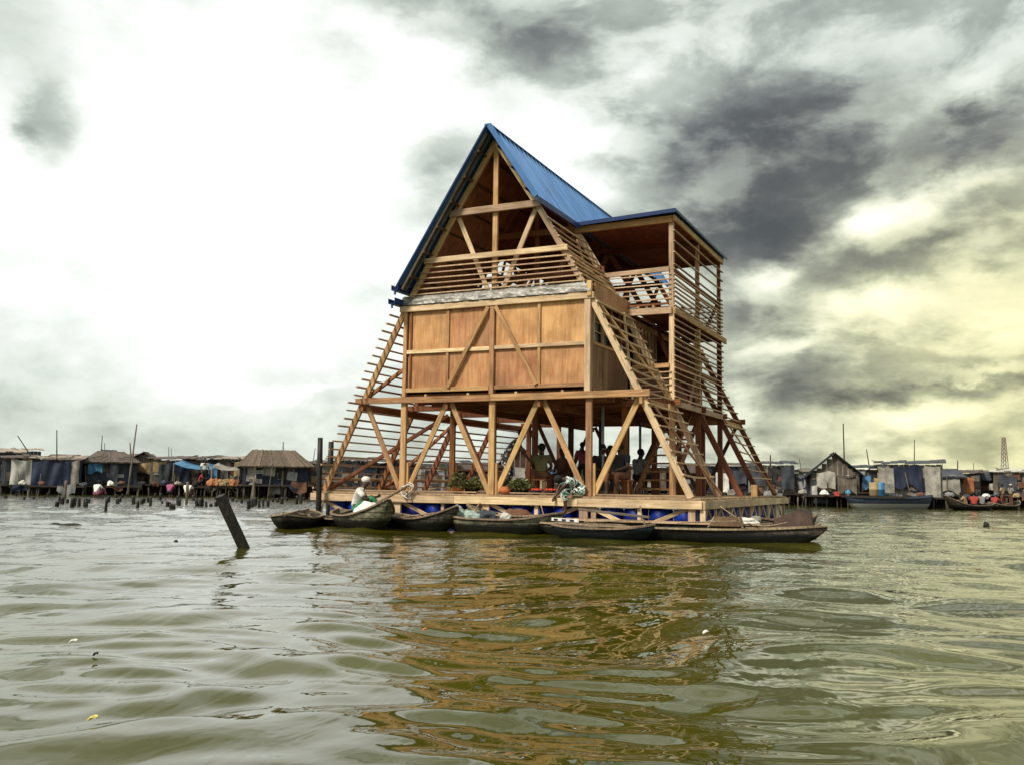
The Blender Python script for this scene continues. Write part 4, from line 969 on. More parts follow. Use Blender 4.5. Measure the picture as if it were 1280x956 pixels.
    for i in range(stilts):
        x = -hw-.1+(w+.2)*i/max(1, stilts-1)+random.uniform(-.1, .1)
        for y in (-.55, depth*.6):
            q = MB(); r_ = random.uniform(.05, .08); q.tube([(x, y, -.6), (x+random.uniform(-.12, .12), y, floor-.1)], r_, 6); q.build('stilt', W_STILT if random.random() < .75 else W_GREY, root, True)
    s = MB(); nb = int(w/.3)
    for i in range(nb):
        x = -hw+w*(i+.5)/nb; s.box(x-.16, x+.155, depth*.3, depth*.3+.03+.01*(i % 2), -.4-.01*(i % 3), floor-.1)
    s.build('under_floor_shade', DARK_SHADE, root)  # dark sheet added in place of the shade under the floor
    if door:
        x = random.uniform(-hw*.6, hw*.5); s = MB(); s.box(x, x+.7, -.045, -.035, floor-.02, min(ez-.2, floor+1.6)); s.build('doorway', DARK_SHADE, root)  # flat dark panel paints the shade inside the doorway
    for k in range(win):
        x = random.uniform(-hw*.85, hw*.6); s = MB(); s.box(x, x+.45, -.05, -.04, floor+.75, floor+1.15); s.build('window', DARK_SHADE, root)  # flat dark panel paints the shade behind the window
    for (f0, f1, g0, g1, m) in tarps:
        s = MB(); z0 = floor+(ez-floor)*g0; z1 = floor+(ez-floor)*g1
        drape(s, -hw+w*f0, -hw+w*f1, z0, z1, -.12, sd+f0*9)
        o = s.build('tarpaulin', m, root, True)
    return root
# left bank
SH = [
 ('grey plank shed at the far left edge under a wide tan roof', -40, 22, 562, 66, 'shed', CHAR, TAN, {'tarps': ((0, .98, -.1, .45, CHAR),)}),
 ('shed hung with a slumping cream tarpaulin at the left edge', 8, 44, 569, 62, 'shed', CHAR, RUST, {'tarps': ((.15, .98, -.05, 1.0, CREAM),), 'door': False}),
 ('low shack wrapped in navy tarpaulin under a flat stick roof at the left', 42, 97, 570, 61, 'shed', NAVY, TAN, {'tarps': ((.0, .80, -.1, .98, NAVY), (.80, .98, 0, .98, PALE)), 'door': False, 'win': 0}),
 ('dark low shack with sloping roof just right of the navy wrapped one', 92, 124, 573, 65, 'gable', W_GREY, CHAR, {'tarps': ()}),
 ('grey gabled shack with a bright blue rag on its gable', 110, 168, 563, 64, 'hip', CHAR, RUST, {'tarps': ((.02, .30, .45, 1.0, BTARP), (.45, .62, -.1, .9, CHAR))}),
 ('dark gabled shack with a tan cloth hanging beside the forked pole', 160, 196, 565, 66, 'gable', W_GREY, RUST, {'tarps': ((.28, .72, .45, 1.0, OCHRE),)}),
 ('long grey plank shack under a low dark roof left of the blue awning', 190, 246, 571, 65, 'shed', W_GREY, RUST, {'tarps': ((.15, .4, 0, .9, CHAR), (.6, .8, 0, .9, NAVY))}),
 ('open dark shack behind a sagging bright blue awning', 228, 278, 570, 67, 'shed', DARK_SHADE, RUST, {'tarps': ((.62, .92, .05, .9, BTARP), (.1, .25, 0, .9, W_GREY))}),
 ('patched wood and cloth shack left of the thatched house', 272, 308, 571, 65, 'shed', W_GREY, TAN, {'tarps': ((.1, .35, .1, .8, PALE), (.55, .9, .3, 1.0, OCHRE))}),
 ('thatched house with a dark blue wall on stilts left of the school', 308, 384, 561, 60, 'thatch', NAVY, THATCH, {'eave': .56, 'depth': 5, 'over': .35, 'yaw': .1, 'tarps': ((.02, .16, .15, 1, PALE), (.36, .55, -.55, .05, PALE)), 'door': False, 'win': 0}),
 ('ochre board lean-to between the thatched house and the school', 382, 412, 576, 62, 'shed', OCHRE, RUST, {'tarps': ((.5, .9, -.3, .3, CGY),), 'door': False}),
 ('long dark low house seen through the left slats of the school', 410, 470, 572, 70, 'shed', CHAR, RUST, {}),
 ('blue grey shack with a pale band seen through the left braces', 466, 528, 574, 72, 'gable', NAVY, RUST, {'eave': .7, 'tarps': ((.1, .5, .1, .6, PALE),)}),
 ('grey zinc walled shack behind the left posts of the school', 524, 572, 576, 68, 'shed', ZINC, ZINC, {}),
 ('dark plank shack behind the potted plant', 568, 622, 577, 70, 'hip', W_GREY, RUST, {}),
 ('brown boat house with a steep peaked roof behind the leaning person', 622, 678, 557, 52, 'gable', W_DARK, RUST, {'eave': .55, 'depth': 5}),
 ('low grey shack behind the brown peaked boat house', 676, 728, 582, 74, 'shed', W_GREY, ZINC, {'tarps': ((.2, .6, .1, .9, BTARP),)}),
 ('shack with pale rags behind the pink topped person', 724, 778, 579, 72, 'gable', CHAR, ZINC, {'tarps': ((.2, .5, .1, .8, CREAM),)}),
 ('grey shack with bright panels seen beside the stairs', 776, 832, 580, 70, 'shed', W_GREY, ZINC, {'tarps': ((.1, .4, .0, .9, PALE),)}),
 ('dark shack seen through the right posts of the school', 830, 888, 578, 72, 'hip', CHAR, RUST, {}),
 ('blue grey shack seen through the right sloping legs', 884, 938, 579, 68, 'shed', NAVY, RUST, {'tarps': ((.2, .5, .0, .8, CREAM), (.6, .9, .3, .9, CHAR))}),
 ('large patched grey house with holes in its roof right of the school', 938, 992, 577, 62, 'shed', PALE, CHAR, {'tarps': ((.0, .35, .2, 1, CHAR), (.7, .98, .1, 1, CHAR)), 'floor': .95}),
 ('small pale shack with one square window right of the patched house', 988, 1018, 587, 62, 'shed', PALE, W_GREY, {'floor': .85}),
 ('open framed house with a tall ragged arched roof', 1016, 1072, 566, 58, 'gable', W_GREY, CHAR, {'eave': .48, 'depth': 5, 'over': .3, 'tarps': ((.1, .5, .3, 1.2, PALE), (.55, .95, .1, .9, W_GREY), (.0, .12, -.3, .5, CREAM)), 'floor': .8}),
 ('brown patched store with barrels under a flat dark roof', 1068, 1102, 582, 58, 'shed', W_RED, CHAR, {'tarps': ((.3, .6, .2, .8, BTARP), (.7, .95, .1, .7, OCHRE)), 'floor': .8}),
 ('big navy tarpaulin covered shack with pale end panels on the right', 1100, 1174, 576, 57, 'shed', PALE, CHAR, {'tarps': ((.02, .26, .0, .95, PALE), (.26, .70, .25, 1.0, NAVY), (.74, .98, -.05, 1.0, PALE)), 'floor': .9, 'door': False, 'win': 0, 'depth': 3}),
 ('low rounded sackcloth hut right of the navy covered shack', 1172, 1202, 585, 62, 'hip', PALE, CHAR, {'tarps': ((.1, .9, .1, 1.0, PALE),), 'eave': .75}),
 ('shack with a flame patterned orange cloth on its wall', 1200, 1224, 588, 63, 'shed', CHAR, RUST, {'tarps': ((.05, .7, .1, .9, ORANGE),), 'door': False}),
 ('dark teal shack with a small white board beside the crowded boat', 1218, 1250, 589, 64, 'hip', NAVY, CHAR, {'tarps': ((.55, .9, .2, .7, CREAM),)}),
 ('shack with a cream roof at the right edge of the view', 1246, 1310, 586, 62, 'shed', W_GREY, CREAM, {'tarps': ((.1, .4, .1, .9, CHAR), (.6, .9, .0, .8, PALE))}),
]
for (lb, a, b, y, D, rf, wm, rm, kw) in SH: shack(lb, a, b, y, D, rf, wm, rm, kw.pop('yaw', random.uniform(-.08, .08)), **kw)
# rear row, rooftops only show
RR = [(-20, 45, 560, 'tan'), (50, 110, 567, 'rust'), (118, 150, 561, 'dark'), (150, 200, 566, 'grey'), (225, 262, 569, 'rust'), (262, 305, 570, 'tan'), (372, 420, 574, 'zinc'), (425, 520, 575, 'grey'), (540, 600, 574, 'dark'), (690, 760, 582, 'tan'), (770, 850, 581, 'rust'), (860, 935, 579, 'grey'), (1000, 1040, 585, 'rust'), (1090, 1130, 584, 'zinc'), (1150, 1215, 588, 'tan'), (1215, 1290, 587, 'grey')]
cm = {'tan': (TAN, 'tan'), 'rust': (RUST, 'rusty'), 'dark': (CHAR, 'charcoal'), 'grey': (W_GREY, 'grey plank'), 'zinc': (ZINC, 'zinc')}
behind = ['the far left tan shed', 'the navy wrapped shack', 'the grey gabled shack with the blue rag', 'the forked pole', 'the bright blue awning', 'the patched shack by the thatched house', 'the ochre lean-to', 'the left slats of the school', 'the left posts of the school', 'the brown boat house', 'the seated dark group', 'the right legs of the school', 'the small pale shack', 'the brown store with barrels', 'the rounded sackcloth hut', 'the right edge shacks']
for (a, b, y, k), bh_ in zip(RR, behind):
    shack('%s roof showing over %s in the second row' % (cm[k][1], bh_), a, b, y, 84, random.choice(('shed', 'gable', 'hip')), CHAR, cm[k][0], stilts=3, group='second row shacks behind', win=0, door=False, depth=5)
# bright blue awning
def awning(label, pA, pB, D, z0, z1, m, dep=2.0):
    a = at(pA, 604, D); b = at(pB, 604, D); V = []; Fc = []
    r = empty('awning', (a.x, a.y, 0), label, 'awning')
    for i in range(13):
        for k in range(5):
            t = i/12; u = k/4; p = a.lerp(b, t)-a; z = z0+(z1-z0)*t-.18*math.sin(math.pi*t)-u*.25+noise.noise((t*5, u*3, 1))*.06
            dd = Vector((fw.x, fw.y, 0)).normalized()*(-dep*u); V.append((p.x+dd.x, p.y+dd.y, z))
    for i in range(12):
        for k in range(4): q = i*5+k; Fc.append((q, q+5, q+6, q+1))
    o = mesh('awning_cloth', V, Fc, m, r, True); o.modifiers.new('t', 'SOLIDIFY').thickness = .02
    for t in (0.02, .98):
        p = a.lerp(b, t)-a; dd = Vector((fw.x, fw.y, 0)).normalized()*(-dep); s = MB(); s.tube([(p.x+dd.x, p.y+dd.y, -.4), (p.x+dd.x, p.y+dd.y, z0+(z1-z0)*t-.2)], .04, 6); s.build('awning_pole', W_GREY, r, True)
awning('bright blue sagging cloth awning over the landing left of the thatched house', 228, 276, 65, at(228, 575, 65).z, at(276, 582, 65).z, BTARP)
awning('pale ragged cloth stretched between poles beside the blue awning', 272, 306, 63, at(272, 578, 63).z, at(306, 582, 63).z, PALE, 1.4)

# poles and masts
def pole(label, px0, py0, px1, py1, D, r=.045, m=W_STILT, group=None, fork=False, cat='pole', name='tall_pole'):
    a = at(px0, py0, D); b = at(px1, py1, D); base = Vector((a.x, a.y, 0)); 
    o = empty(name, base, label, cat, 0, group); s = MB(); k = (b.z)/(max(.01, b.z-a.z)); foot = Vector((a.x, a.y, a.z))-base
    s.tube([Vector((foot.x, foot.y, -.6)), foot, b-base], [r*1.2, r, r*.7], 6); s.build('shaft', m, o, True)
    if fork:
        s = MB(); c = foot.lerp(b-base, .38); s.tube([c-(b-base-foot)*.05, c+Vector((-.25, 0, 1.2))], [r, r*.6], 6); s.build('prong', m, o, True)
pole('thin pole leaning left above the cream tarpaulin shed', 40, 572, 22, 544, 64)
pole('upright pole above the navy wrapped shack at the left', 71, 575, 71, 537, 62)
pole('slim pole over the roofs left of the grey gabled shack', 126, 570, 128, 544, 80)
pole('shorter slim pole beside it over the grey gabled shack', 130, 570, 131, 553, 82, .035)
pole('forked pole leaning right beside the tan cloth', 161, 605, 171, 530, 60, .06, W_GREY, fork=True)
pole('faint pole behind the long grey plank shack, left one', 211, 575, 211, 558, 90, .04)
pole('faint pole behind the long grey plank shack, right one', 215, 575, 214, 560, 90, .03)
pole('thin pole rising behind the thatched roof', 354, 566, 354, 552, 75, .05)
pole('thin leaning pole right of the thatched roof', 391, 580, 394, 560, 70, .03)
pole('pole seen through the front V braces of the school', 728, 590, 728, 560, 72, .05)
pole('tall upright mast above the arched ragged roof', 1056, 600, 1054, 529, 60, .055)
pole('slim leaning pole right of the arched roof', 1087, 585, 1083, 561, 64, .045)
pole('thin leaning pole between the patched house and the arched roof', 1002, 588, 999, 573, 66, .03)
pole('tall thin mast above the navy covered shack', 1143, 580, 1143, 549, 66, .04)
pole('short thin pole right of the navy covered shack', 1178, 590, 1178, 573, 72, .03)
pole('lamp like pole over the orange cloth shack', 1197, 590, 1197, 575, 66, .05)
pole('thin pole left of the lattice tower', 1217, 592, 1217, 578, 80, .03)
pole('short pole right of the raft over the grey roofs', 963, 580, 963, 568, 72, .06)
pole('slanted light plank pole in front of the landing by the leaning post', 283, 603, 296, 618, 58, .05, W_GREY)
# lattice tower far away
D = 420; base = at(1257, 606, D); top = at(1256.5, 546, D); r = empty('lattice_tower', (base.x, base.y, 0), 'distant red and white lattice mast on the horizon at the right', 'tower', VIEW)
s = MB(); s2 = MB(); hzt = top.z; red = cloth('hazed_red_paint', (.24, .15, .14)); nseg = 14  # distance haze is mixed into the red of the mast
for (zz0, zz1, bb) in ((0, nseg*6//10, s), (nseg*6//10, nseg, s2)):
    for k in range(zz0, zz1):
        za, zb = hzt*k/nseg, hzt*(k+1)/nseg; wa, wb = 1.1*(1-k/nseg)+.5, 1.1*(1-(k+1)/nseg)+.5
        cs = [(-1, -1), (1, -1), (1, 1), (-1, 1)]
        for i in range(4):
            x, y = cs[i]; x2, y2 = cs[(i+1) % 4]
            bb.bar((x*wa, y*wa, za), (x*wb, y*wb, zb), .22, .22); bb.bar((x*wa, y*wa, za), (x2*wb, y2*wb, zb), .12, .12); bb.bar((x*wb, y*wb, zb), (x2*wb, y2*wb, zb), .12, .12)
s.build('lower_mast', STEEL, r); s2.build('upper_mast', red, r)

# stumps in the water on the left, read off the photograph (waterline px, height px)
ST = [(20, 619, 3), (30, 624, 4), (7, 622, 3), (42, 623, 3), (60, 620, 4), (71, 632, 6), (74, 628, 8), (78, 629, 8), (84, 628, 5), (90, 633, 12), (93, 631, 10), (99, 632, 10), (106, 632, 10), (108, 633, 8), (111, 628, 5), (132, 638, 16), (129, 623, 4), (136, 627, 8), (145, 622, 5), (147, 629, 6), (150, 627, 6), (153, 622, 5), (159, 620, 4), (167, 629, 10), (172, 634, 9), (177, 629, 7), (179, 628, 6), (185, 627, 6), (188, 631, 11), (194, 621, 5), (200, 624, 8), (203, 629, 3), (209, 632, 6), (212, 632, 5), (214, 636, 7), (217, 636, 6), (222, 629, 10), (224, 631, 8), (233, 628, 12), (242, 625, 7), (246, 632, 9), (250, 632, 10), (253, 632, 10), (258, 633, 7), (264, 633, 4), (270, 632, 6), (284, 631, 10), (291, 626, 5), (296, 627, 3), (302, 628, 4), (311, 635, 12), (315, 633, 10), (319, 631, 10), (324, 633, 9), (329, 632, 10), (335, 632, 8), (341, 627, 5), (347, 627, 5), (352, 629, 8), (358, 626, 5), (371, 629, 10), (376, 628, 12), (380, 625, 4), (387, 626, 5), (1240, 628, 6), (1252, 629, 5), (1262, 630, 6), (1270, 628, 5)]
for i, (px, py, hp) in enumerate(ST):
    q = on_water(px, py); D = (q-CAM).dot(fw); h = hp/F*D; side = 'stumps of old piles left of the school' if px < 640 else 'stumps of old piles at the right edge'
    post('short black stump of a rotted pile standing in the water left of the school' if px < 640 else 'short black pile stump standing in the water near the right edge', q, q+Vector((random.uniform(-.05, .05), 0, h)), random.uniform(.05, .085)*(1 if hp < 14 else .6), W_BLACK, side, 'pile_stump', 'stump')
for (px, py, hp, lb) in ((81, 622, 15, 'pale weathered post by the navy wrapped shack'), (150, 612, 13, 'pale post before the grey gabled shack'), (194, 606, 11, 'white painted stake before the grey plank shack'), (330, 612, 20, 'pale post under the left side of the thatched house'), (352, 622, 28, 'tall thin pale post under the thatched house'), (380, 622, 10, 'bent brown post by the raft on the left'), (233, 628, 18, 'forked brown trunk standing in the water below the distant boat'), (316, 628, 24, 'broad brown driftwood trunk standing before the thatched house')):
    q = on_water(px, max(py, 610)); D = min(75, (q-CAM).dot(fw)); b = at(px, py, D); b.z = 0; post(lb, b, b+Vector((.02, 0, hp/F*D+.3)), .07, W_GREY, None, 'weathered_post')

# distant boats and people
def far_canoe(label, px0, px1, py, mats=HULL, beam=.9, free=.3, group='boats by the far bank', gm=None, rise=(.2, .3), dep=.1, dd=0):
    a = on_water(px0, py); b = on_water(px1, py+dd); return canoe(label, a, b, beam, dep, mats, group, rise, free, gm, thw=3)
far_canoe('slim canoe with a pale gunwale before the grey gabled shack', 160, 206, 612, HULL, gm=GUN)
far_canoe('brown canoe below the orange goods by the blue awning', 220, 262, 614, HULL, gm=GUN)
def banded():
    m = HULLN.copy(); t = m.node_tree; b = t.nodes['Principled BSDF']; src = b.inputs['Base Color'].links[0].from_socket; tc = N(t, 'ShaderNodeTexCoord'); sp = N(t, 'ShaderNodeSeparateXYZ'); L(t, tc.outputs['Object'], sp.inputs[0])
    f = ramp(t, sp.outputs[2], [(.27, (1, 1, 1)), (.29, (0, 0, 0))]); mx = N(t, 'ShaderNodeMix', data_type='RGBA'); L(t, f, mx.inputs[0]); L(t, src, mx.inputs[6]); mx.inputs[7].default_value = (.34, .34, .32, 1); L(t, mx.outputs[2], b.inputs['Base Color']); return m
far_canoe('large dark blue and white boat moored before the navy covered shack', 1058, 1166, 635, banded(), 1.7, .56, gm=HULLN, rise=(.05, .22), dep=.25)
far_canoe('dark high ended canoe loaded with people and goods right of the large boat', 1182, 1242, 637, HULL, 1.1, .25, rise=(.55, .15))
far_canoe('thin white canoe just right of the large blue boat', 1160, 1202, 627, CW, .8, .15)
for k, (a, b, y) in enumerate(((20, 60, 616), (96, 122, 617))):
    far_canoe(('low dark canoe below the cream tarpaulin shed', 'low dark canoe right of the navy wrapped shack')[k], a, b, y)
def far_person(label, px, py, D, kind, wear, hat=None, hair=True, z=None):
    q = at(px, py, D); zz = z if z is not None else 0; person(label, (q.x, q.y, zz), random.uniform(-3, 3), pose(kind), wear, hair, hat)
D1 = 60
far_person('person in a white shirt standing on the landing left of the thatched house', 255, 600, 63, 'stand', (CW, CB, True), z=.72)
far_person('person in red seated beside the white shirted one on the landing', 249, 600, 62, 'floor', (CRD, CB, True), z=.78)
far_person('person in white seated in the brown canoe under the blue awning', 234, 605, 56, 'floor', (CW, CBR, True), z=.12)
far_person('person in a pink top by the slim canoe before the gabled shack', 212, 605, 60, 'floor', (CPK, CB, True), z=.12)
far_person('person in pale clothes at the left beside the navy wrapped shack', 120, 612, 54, 'floor', (CW, CPK, True), z=.1)
q = on_water(1240, 637); Dq = (q-CAM).dot(fw)
for k, (px, w, lb, kd) in enumerate(((1218, (CRD, CB, True), 'person in red sitting in the dark high ended canoe at the right', 'floor'), (1228, (CGY, CB, True), 'person in grey sitting in the high ended canoe beside the red clad one', 'floor'), (1208, (OCHRE, CBR, True), 'person in ochre sitting in the middle of the high ended canoe', 'floor'))):
    p = on_water(px, 637); person(lb, (p.x, p.y+.1, .12), R(40*k), pose(kd), w)
q2 = at(1246, 632, 47); 
far_canoe('small dark canoe under the crowd at the right edge', 1236, 1274, 636, HULL, 1.0, .22)
for px, w, lb, hat in ((1243, (CRD, NAVY, True), 'person in red and blue with a pale blue head wrap near the right edge', BTARP), (1254, (OCHRE, CBR, True), 'person in ochre standing in the canoe at the right edge', None), (1264, (PALE, CBR, True), 'person in pale clothes rightmost in the edge canoe', CREAM)):
    p = on_water(px, 636); person(lb, (p.x, p.y, .1), R(random.uniform(-90, 90)), pose('floor' if px == 1243 else 'stand'), w, True, hat, .95 if px == 1243 else .8)
# landing with goods by the blue awning
a = at(262, 604, 62); r = empty('landing_stage', (a.x, a.y, 0), 'low dark landing stage on stilts left of the thatched house', 'landing', VIEW+.3)
s = MB(); s.box(-1.4, 2.9, -1, 1.2, .55, .68); s.build('deck', W_STILT, r)
for k in range(9):
    s = MB(); s.tube([(-1.3+k*.5, -.9, -.5), (-1.3+k*.5+j(.05), -.9, .56)], .05, 6); s.build('stilt', W_STILT, r, True)
for k, px in enumerate((265, 270, 276, 283, 290, 297)):
    p = at(px, 600, 61.3+.1*k); bundle(['heap of orange fruit at the left end of the landing', 'second orange heap from the left on the landing', 'yellow heap in the middle of the landing', 'low yellow heap right of the middle of the landing', 'orange cloth heap near the right end of the landing', 'brown sack at the right end of the landing'][k], (p.x, p.y, .70), .32, .3, .34, (ORANGE, ORANGE, OCHRE, OCHRE, ORANGE, CBR)[k], 'goods', 'goods_heap', k)
# goods on the right
for k, (px, m, lb, cat) in enumerate(((1092, OCHRE, 'yellow drum standing before the brown store', 'drum'), (1100, BTARP, 'light blue drum beside the yellow one', 'drum'))):
    p = at(px, 604, 56.2); r = empty('drum', (p.x, p.y, .70), lb, cat); s = MB(); s.lathe([(.24, 0), (.26, .02), (.26, .35), (.275, .37), (.26, .39), (.26, .75), (.24, .78)], n=14); s.build('drum_body', m, r, True)
p = at(1084, 604, 56.5); r = empty('jetty', (p.x, p.y, 0), 'dark plank jetty joining the arched house and the brown store', 'jetty', VIEW-.35)
s = MB(); s.box(-3.6, 2.2, -.5, .8, .58, .69); s.build('deck', W_STILT, r)
for k in range(10): s = MB(); s.tube([(-3.5+k*.6, -.4, -.5), (-3.5+k*.6, -.4, .6)], .05, 6); s.build('stilt', W_STILT, r, True)

gl = [(28, 'white bundle on the platform of the cream tarpaulin shed', CREAM), (52, 'brown bundle at the foot of the navy wrapped shack', CBR), (104, 'grey heap between the navy wrapped shack and the blue ragged one', CHAR), (138, 'small white heap in front of the grey gabled shack', CW), (152, 'brown heap at the door of the grey gabled shack', CBR),
      (178, 'dark heap below the tan cloth', DARK_SHADE), (205, 'blue heap before the long grey plank shack', NAVY), (222, 'pale heap before the long grey plank shack', PALE), (243, 'black heap left of the landing people', CB), (430, 'ochre heap behind the left slats of the school', OCHRE),
      (500, 'pale heap behind the left braces of the school', PALE), (545, 'dark heap behind the left posts of the school', DARK_SHADE), (700, 'blue heap seen under the front V brace', NAVY), (905, 'white heap seen through the right sloping legs', CW), (950, 'brown heap before the patched grey house', CBR), (975, 'round dark basket before the patched grey house', DARK_SHADE),
      (1003, 'pale heap before the small square windowed shack', PALE), (1030, 'white bundle at the arched house', CW), (1046, 'red bundle inside the arched house front', CRD), (1060, 'pale blue bundle at the arched house', BTARP), (1112, 'dark heap left of the navy covered shack', DARK_SHADE), (1150, 'brown heap at the pale end panel of the navy covered shack', CBR),
      (1186, 'grey heap before the rounded sackcloth hut', CGY), (1206, 'charcoal heap before the orange cloth shack', CHAR), (1232, 'white heap before the dark teal shack', CW), (1270, 'ochre heap at the right edge shack', OCHRE)]
for k, (px, lb, m) in enumerate(gl):
    p = at(px, 604, 56.5 if px > 1000 else 59.3 if px < 400 or px > 900 else 65); bundle(lb, (p.x, p.y, random.uniform(.62, .8)), random.uniform(.14, .30), .2, random.uniform(.10, .22), m, 'goods', 'goods_heap', 20+k)
# floating leaves and flotsam
def flot(label, px, py, sz, mat, cat='leaf', name='floating_leaf', rz=0):
    q = on_water(px, py); V = []; n = 10
    V = [(0, 0, .02)]+[(sz*(1 if k % 2 else .8)*math.cos(6.283*k/n), sz*.55*math.sin(6.283*k/n), .012+.01*math.sin(k)) for k in range(n)]
    o = mesh(name, V, [(0, 1+k, 1+(k+1) % n) for k in range(n)], mat); o.location = (q.x, q.y, .03); o.rotation_euler[2] = rz; o.modifiers.new('t', 'SOLIDIFY').thickness = .008; return tag(o, label, cat)
flot('yellow leaf floating near the lower left corner', 115, 908, .026, LEAFY, rz=VIEW)
flot('white scrap floating at the left above the yellow leaf', 91, 808, .03, CW, 'scrap', 'floating_scrap', VIEW)
flot('small orange leaf floating in the building reflection', 531, 793, .025, CLAY, rz=1)
flot('dark scrap floating at the left side of the water', 119, 825, .02, W_BLACK, 'scrap', 'floating_scrap', VIEW)
flot('white scrap floating in the middle of the building reflection', 882, 796, .03, CW, 'scrap', 'floating_scrap', VIEW+.5)
q = on_water(85, 656); bundle('dark waterlogged log floating in the open water at the left', (q.x, q.y, -.02), .34, .12, .05, W_BLACK, 'log', 'floating_log', 3, VIEW)
q = on_water(69, 655); bundle('small dark chunk floating left of the log', (q.x, q.y, -.02), .12, .08, .05, W_BLACK, 'flotsam', 'floating_chunk', 5, VIEW)
q = on_water(220, 676); bundle('round black float in the open water left of the leaning post', (q.x, q.y, -.02), .035, .035, .035, W_BLACK, 'float', 'floating_chunk', 7)
q = on_water(1233, 657); bundle('dark bird sized float in the open water at the right', (q.x, q.y, -.02), .09, .06, .12, W_BLACK, 'float', 'floating_chunk', 9)

# ------------------------------------------------------------------ water
def water():
    cx, cy = CAM.x, CAM.y; heading = math.atan2(fw.y, fw.x)
    rad = [1.2]
    while rad[-1] < 60: rad.append(rad[-1]+max(.022, rad[-1]*.0052 if rad[-1] < 14 else rad[-1]*.011))
    while rad[-1] < 4200: rad.append(rad[-1]*1.12)
    rad = np.array(rad)
    fine = np.linspace(-R(36), R(36), 420); coarse = np.linspace(R(36), 2*math.pi-R(36), 60)[1:-1]
    ang = np.concatenate([fine, coarse])+heading
    A, Rr = np.meshgrid(ang, rad); X = cx+Rr*np.cos(A); Y = cy+Rr*np.sin(A); Zz = np.zeros_like(X)
    g = np.random.default_rng(5)
    # drifting, bent ripples: warped sum of directional waves
    def warp(X, Y, s, a, sd):
        h = np.random.default_rng(sd); o = np.zeros_like(X)
        for k in range(6):
            th = h.uniform(0, 6.28); o += np.sin((X*math.cos(th)+Y*math.sin(th))*s*h.uniform(.6, 1.5)+h.uniform(0, 6.28))
        return o*a/3
    X2 = X+warp(X, Y, 1.1, .35, 1)+warp(X, Y, .35, .8, 3); Y2 = Y+warp(X, Y, 1.2, .35, 2)+warp(X, Y, .3, .8, 4)
    amp = .55+.45*np.tanh(warp(X, Y, .22, 1.2, 8))
    for k in range(40):
        lam = float(np.exp(g.uniform(math.log(.32), math.log(3.0)))); th = heading+g.normal(0, .62); ph = g.uniform(0, 6.28)
        a = WAVE*lam**1.0/(2*math.pi)*g.uniform(.6, 1.3)*(.60 if lam > 1.4 else 1.0 if lam > .7 else 1.35)
        fade = 1/(1+(Rr*.011*2.1/lam)**4) if True else 1
        w = np.sin((X2*math.cos(th)+Y2*math.sin(th))*2*math.pi/lam+ph)
        Zz += a*w*fade*(amp if lam < 1.2 else 1)
    Zz *= 1/(1+(Rr/90)**2)
    nr, na = X.shape; V = np.stack([X.ravel(), Y.ravel(), Zz.ravel()], 1)
    i, jn = np.meshgrid(np.arange(nr-1), np.arange(na), indexing='ij'); j2 = (jn+1) % na
    q = np.stack([i*na+jn, i*na+j2, (i+1)*na+j2, (i+1)*na+jn], -1).reshape(-1, 4)[:, ::-1]
    V = np.vstack([V, [[cx, cy, 0]]]); c = len(V)-1
    me = bpy.data.meshes.new('water'); tri = np.stack([np.full(na, c), np.arange(na), (np.arange(na)+1) % na], 1)
    nv = len(V); me.vertices.add(nv); me.vertices.foreach_set('co', V.astype('f').ravel())
    nl = q.size+tri.size; me.loops.add(nl); me.loops.foreach_set('vertex_index', np.concatenate([q.ravel(), tri.ravel()]).astype('i'))
    npoly = len(q)+len(tri); me.polygons.add(npoly)
    me.polygons.foreach_set('loop_start', np.concatenate([np.arange(len(q))*4, len(q)*4+np.arange(len(tri))*3]).astype('i'))
    me.polygons.foreach_set('use_smooth', [True]*npoly); me.update(calc_edges=True); me.validate()
    o = link(bpy.data.objects.new('water', me)); o['kind'] = 'structure'; o['label'] = 'murky green lagoon water with soft ripples'
    m, t, b = nt('lagoon_water'); me.materials.append(m)
    tc = N(t, 'ShaderNodeTexCoord')
    n0 = N(t, 'ShaderNodeTexNoise', _Scale=.25, _Detail=4); L(t, tc.outputs['Object'], n0.inputs['Vector'])
    c_ = ramp(t, n0.outputs[0], [(.3, (.040, .040, .004)), (.7, (.064, .061, .005))]); L(t, c_, b.inputs['Base Color'])
    b.inputs['Roughness'].default_value = .012; b.inputs['IOR'].default_value = 1.58; b.inputs['Specular Tint'].default_value = (.94, .95, .80, 1); b.inputs['Specular IOR Level'].default_value = .5
    mp = N(t, 'ShaderNodeMapping'); L(t, tc.outputs['Object'], mp.inputs[0]); mp.inputs['Rotation'].default_value = (0, 0, -heading); mp.inputs['Scale'].default_value = (1.5, .75, 1)
    n1 = N(t, 'ShaderNodeTexNoise', _Scale=1.6, _Detail=3, _Roughness=.5, _Distortion=.6); L(t, mp.outputs[0], n1.inputs['Vector'])
    n2 = N(t, 'ShaderNodeTexNoise', _Scale=6.0, _Detail=2, _Roughness=.5, _Distortion=.8); L(t, mp.outputs[0], n2.inputs['Vector'])
    b1 = N(t, 'ShaderNodeBump', _Strength=.3, _Distance=.05); L(t, n1.outputs[0], b1.inputs['Height'])
    b2 = N(t, 'ShaderNodeBump', _Strength=.12, _Distance=.012); L(t, n2.outputs[0], b2.inputs['Height']); L(t, b1.outputs[0], b2.inputs['Normal'])
    # fine ripple bump weakened around the camera position, full strength farther out
    dv = N(t, 'ShaderNodeVectorMath', operation='DISTANCE'); L(t, tc.outputs['Object'], dv.inputs[0]); dv.inputs[1].default_value = (15.3, -20.5, 0)
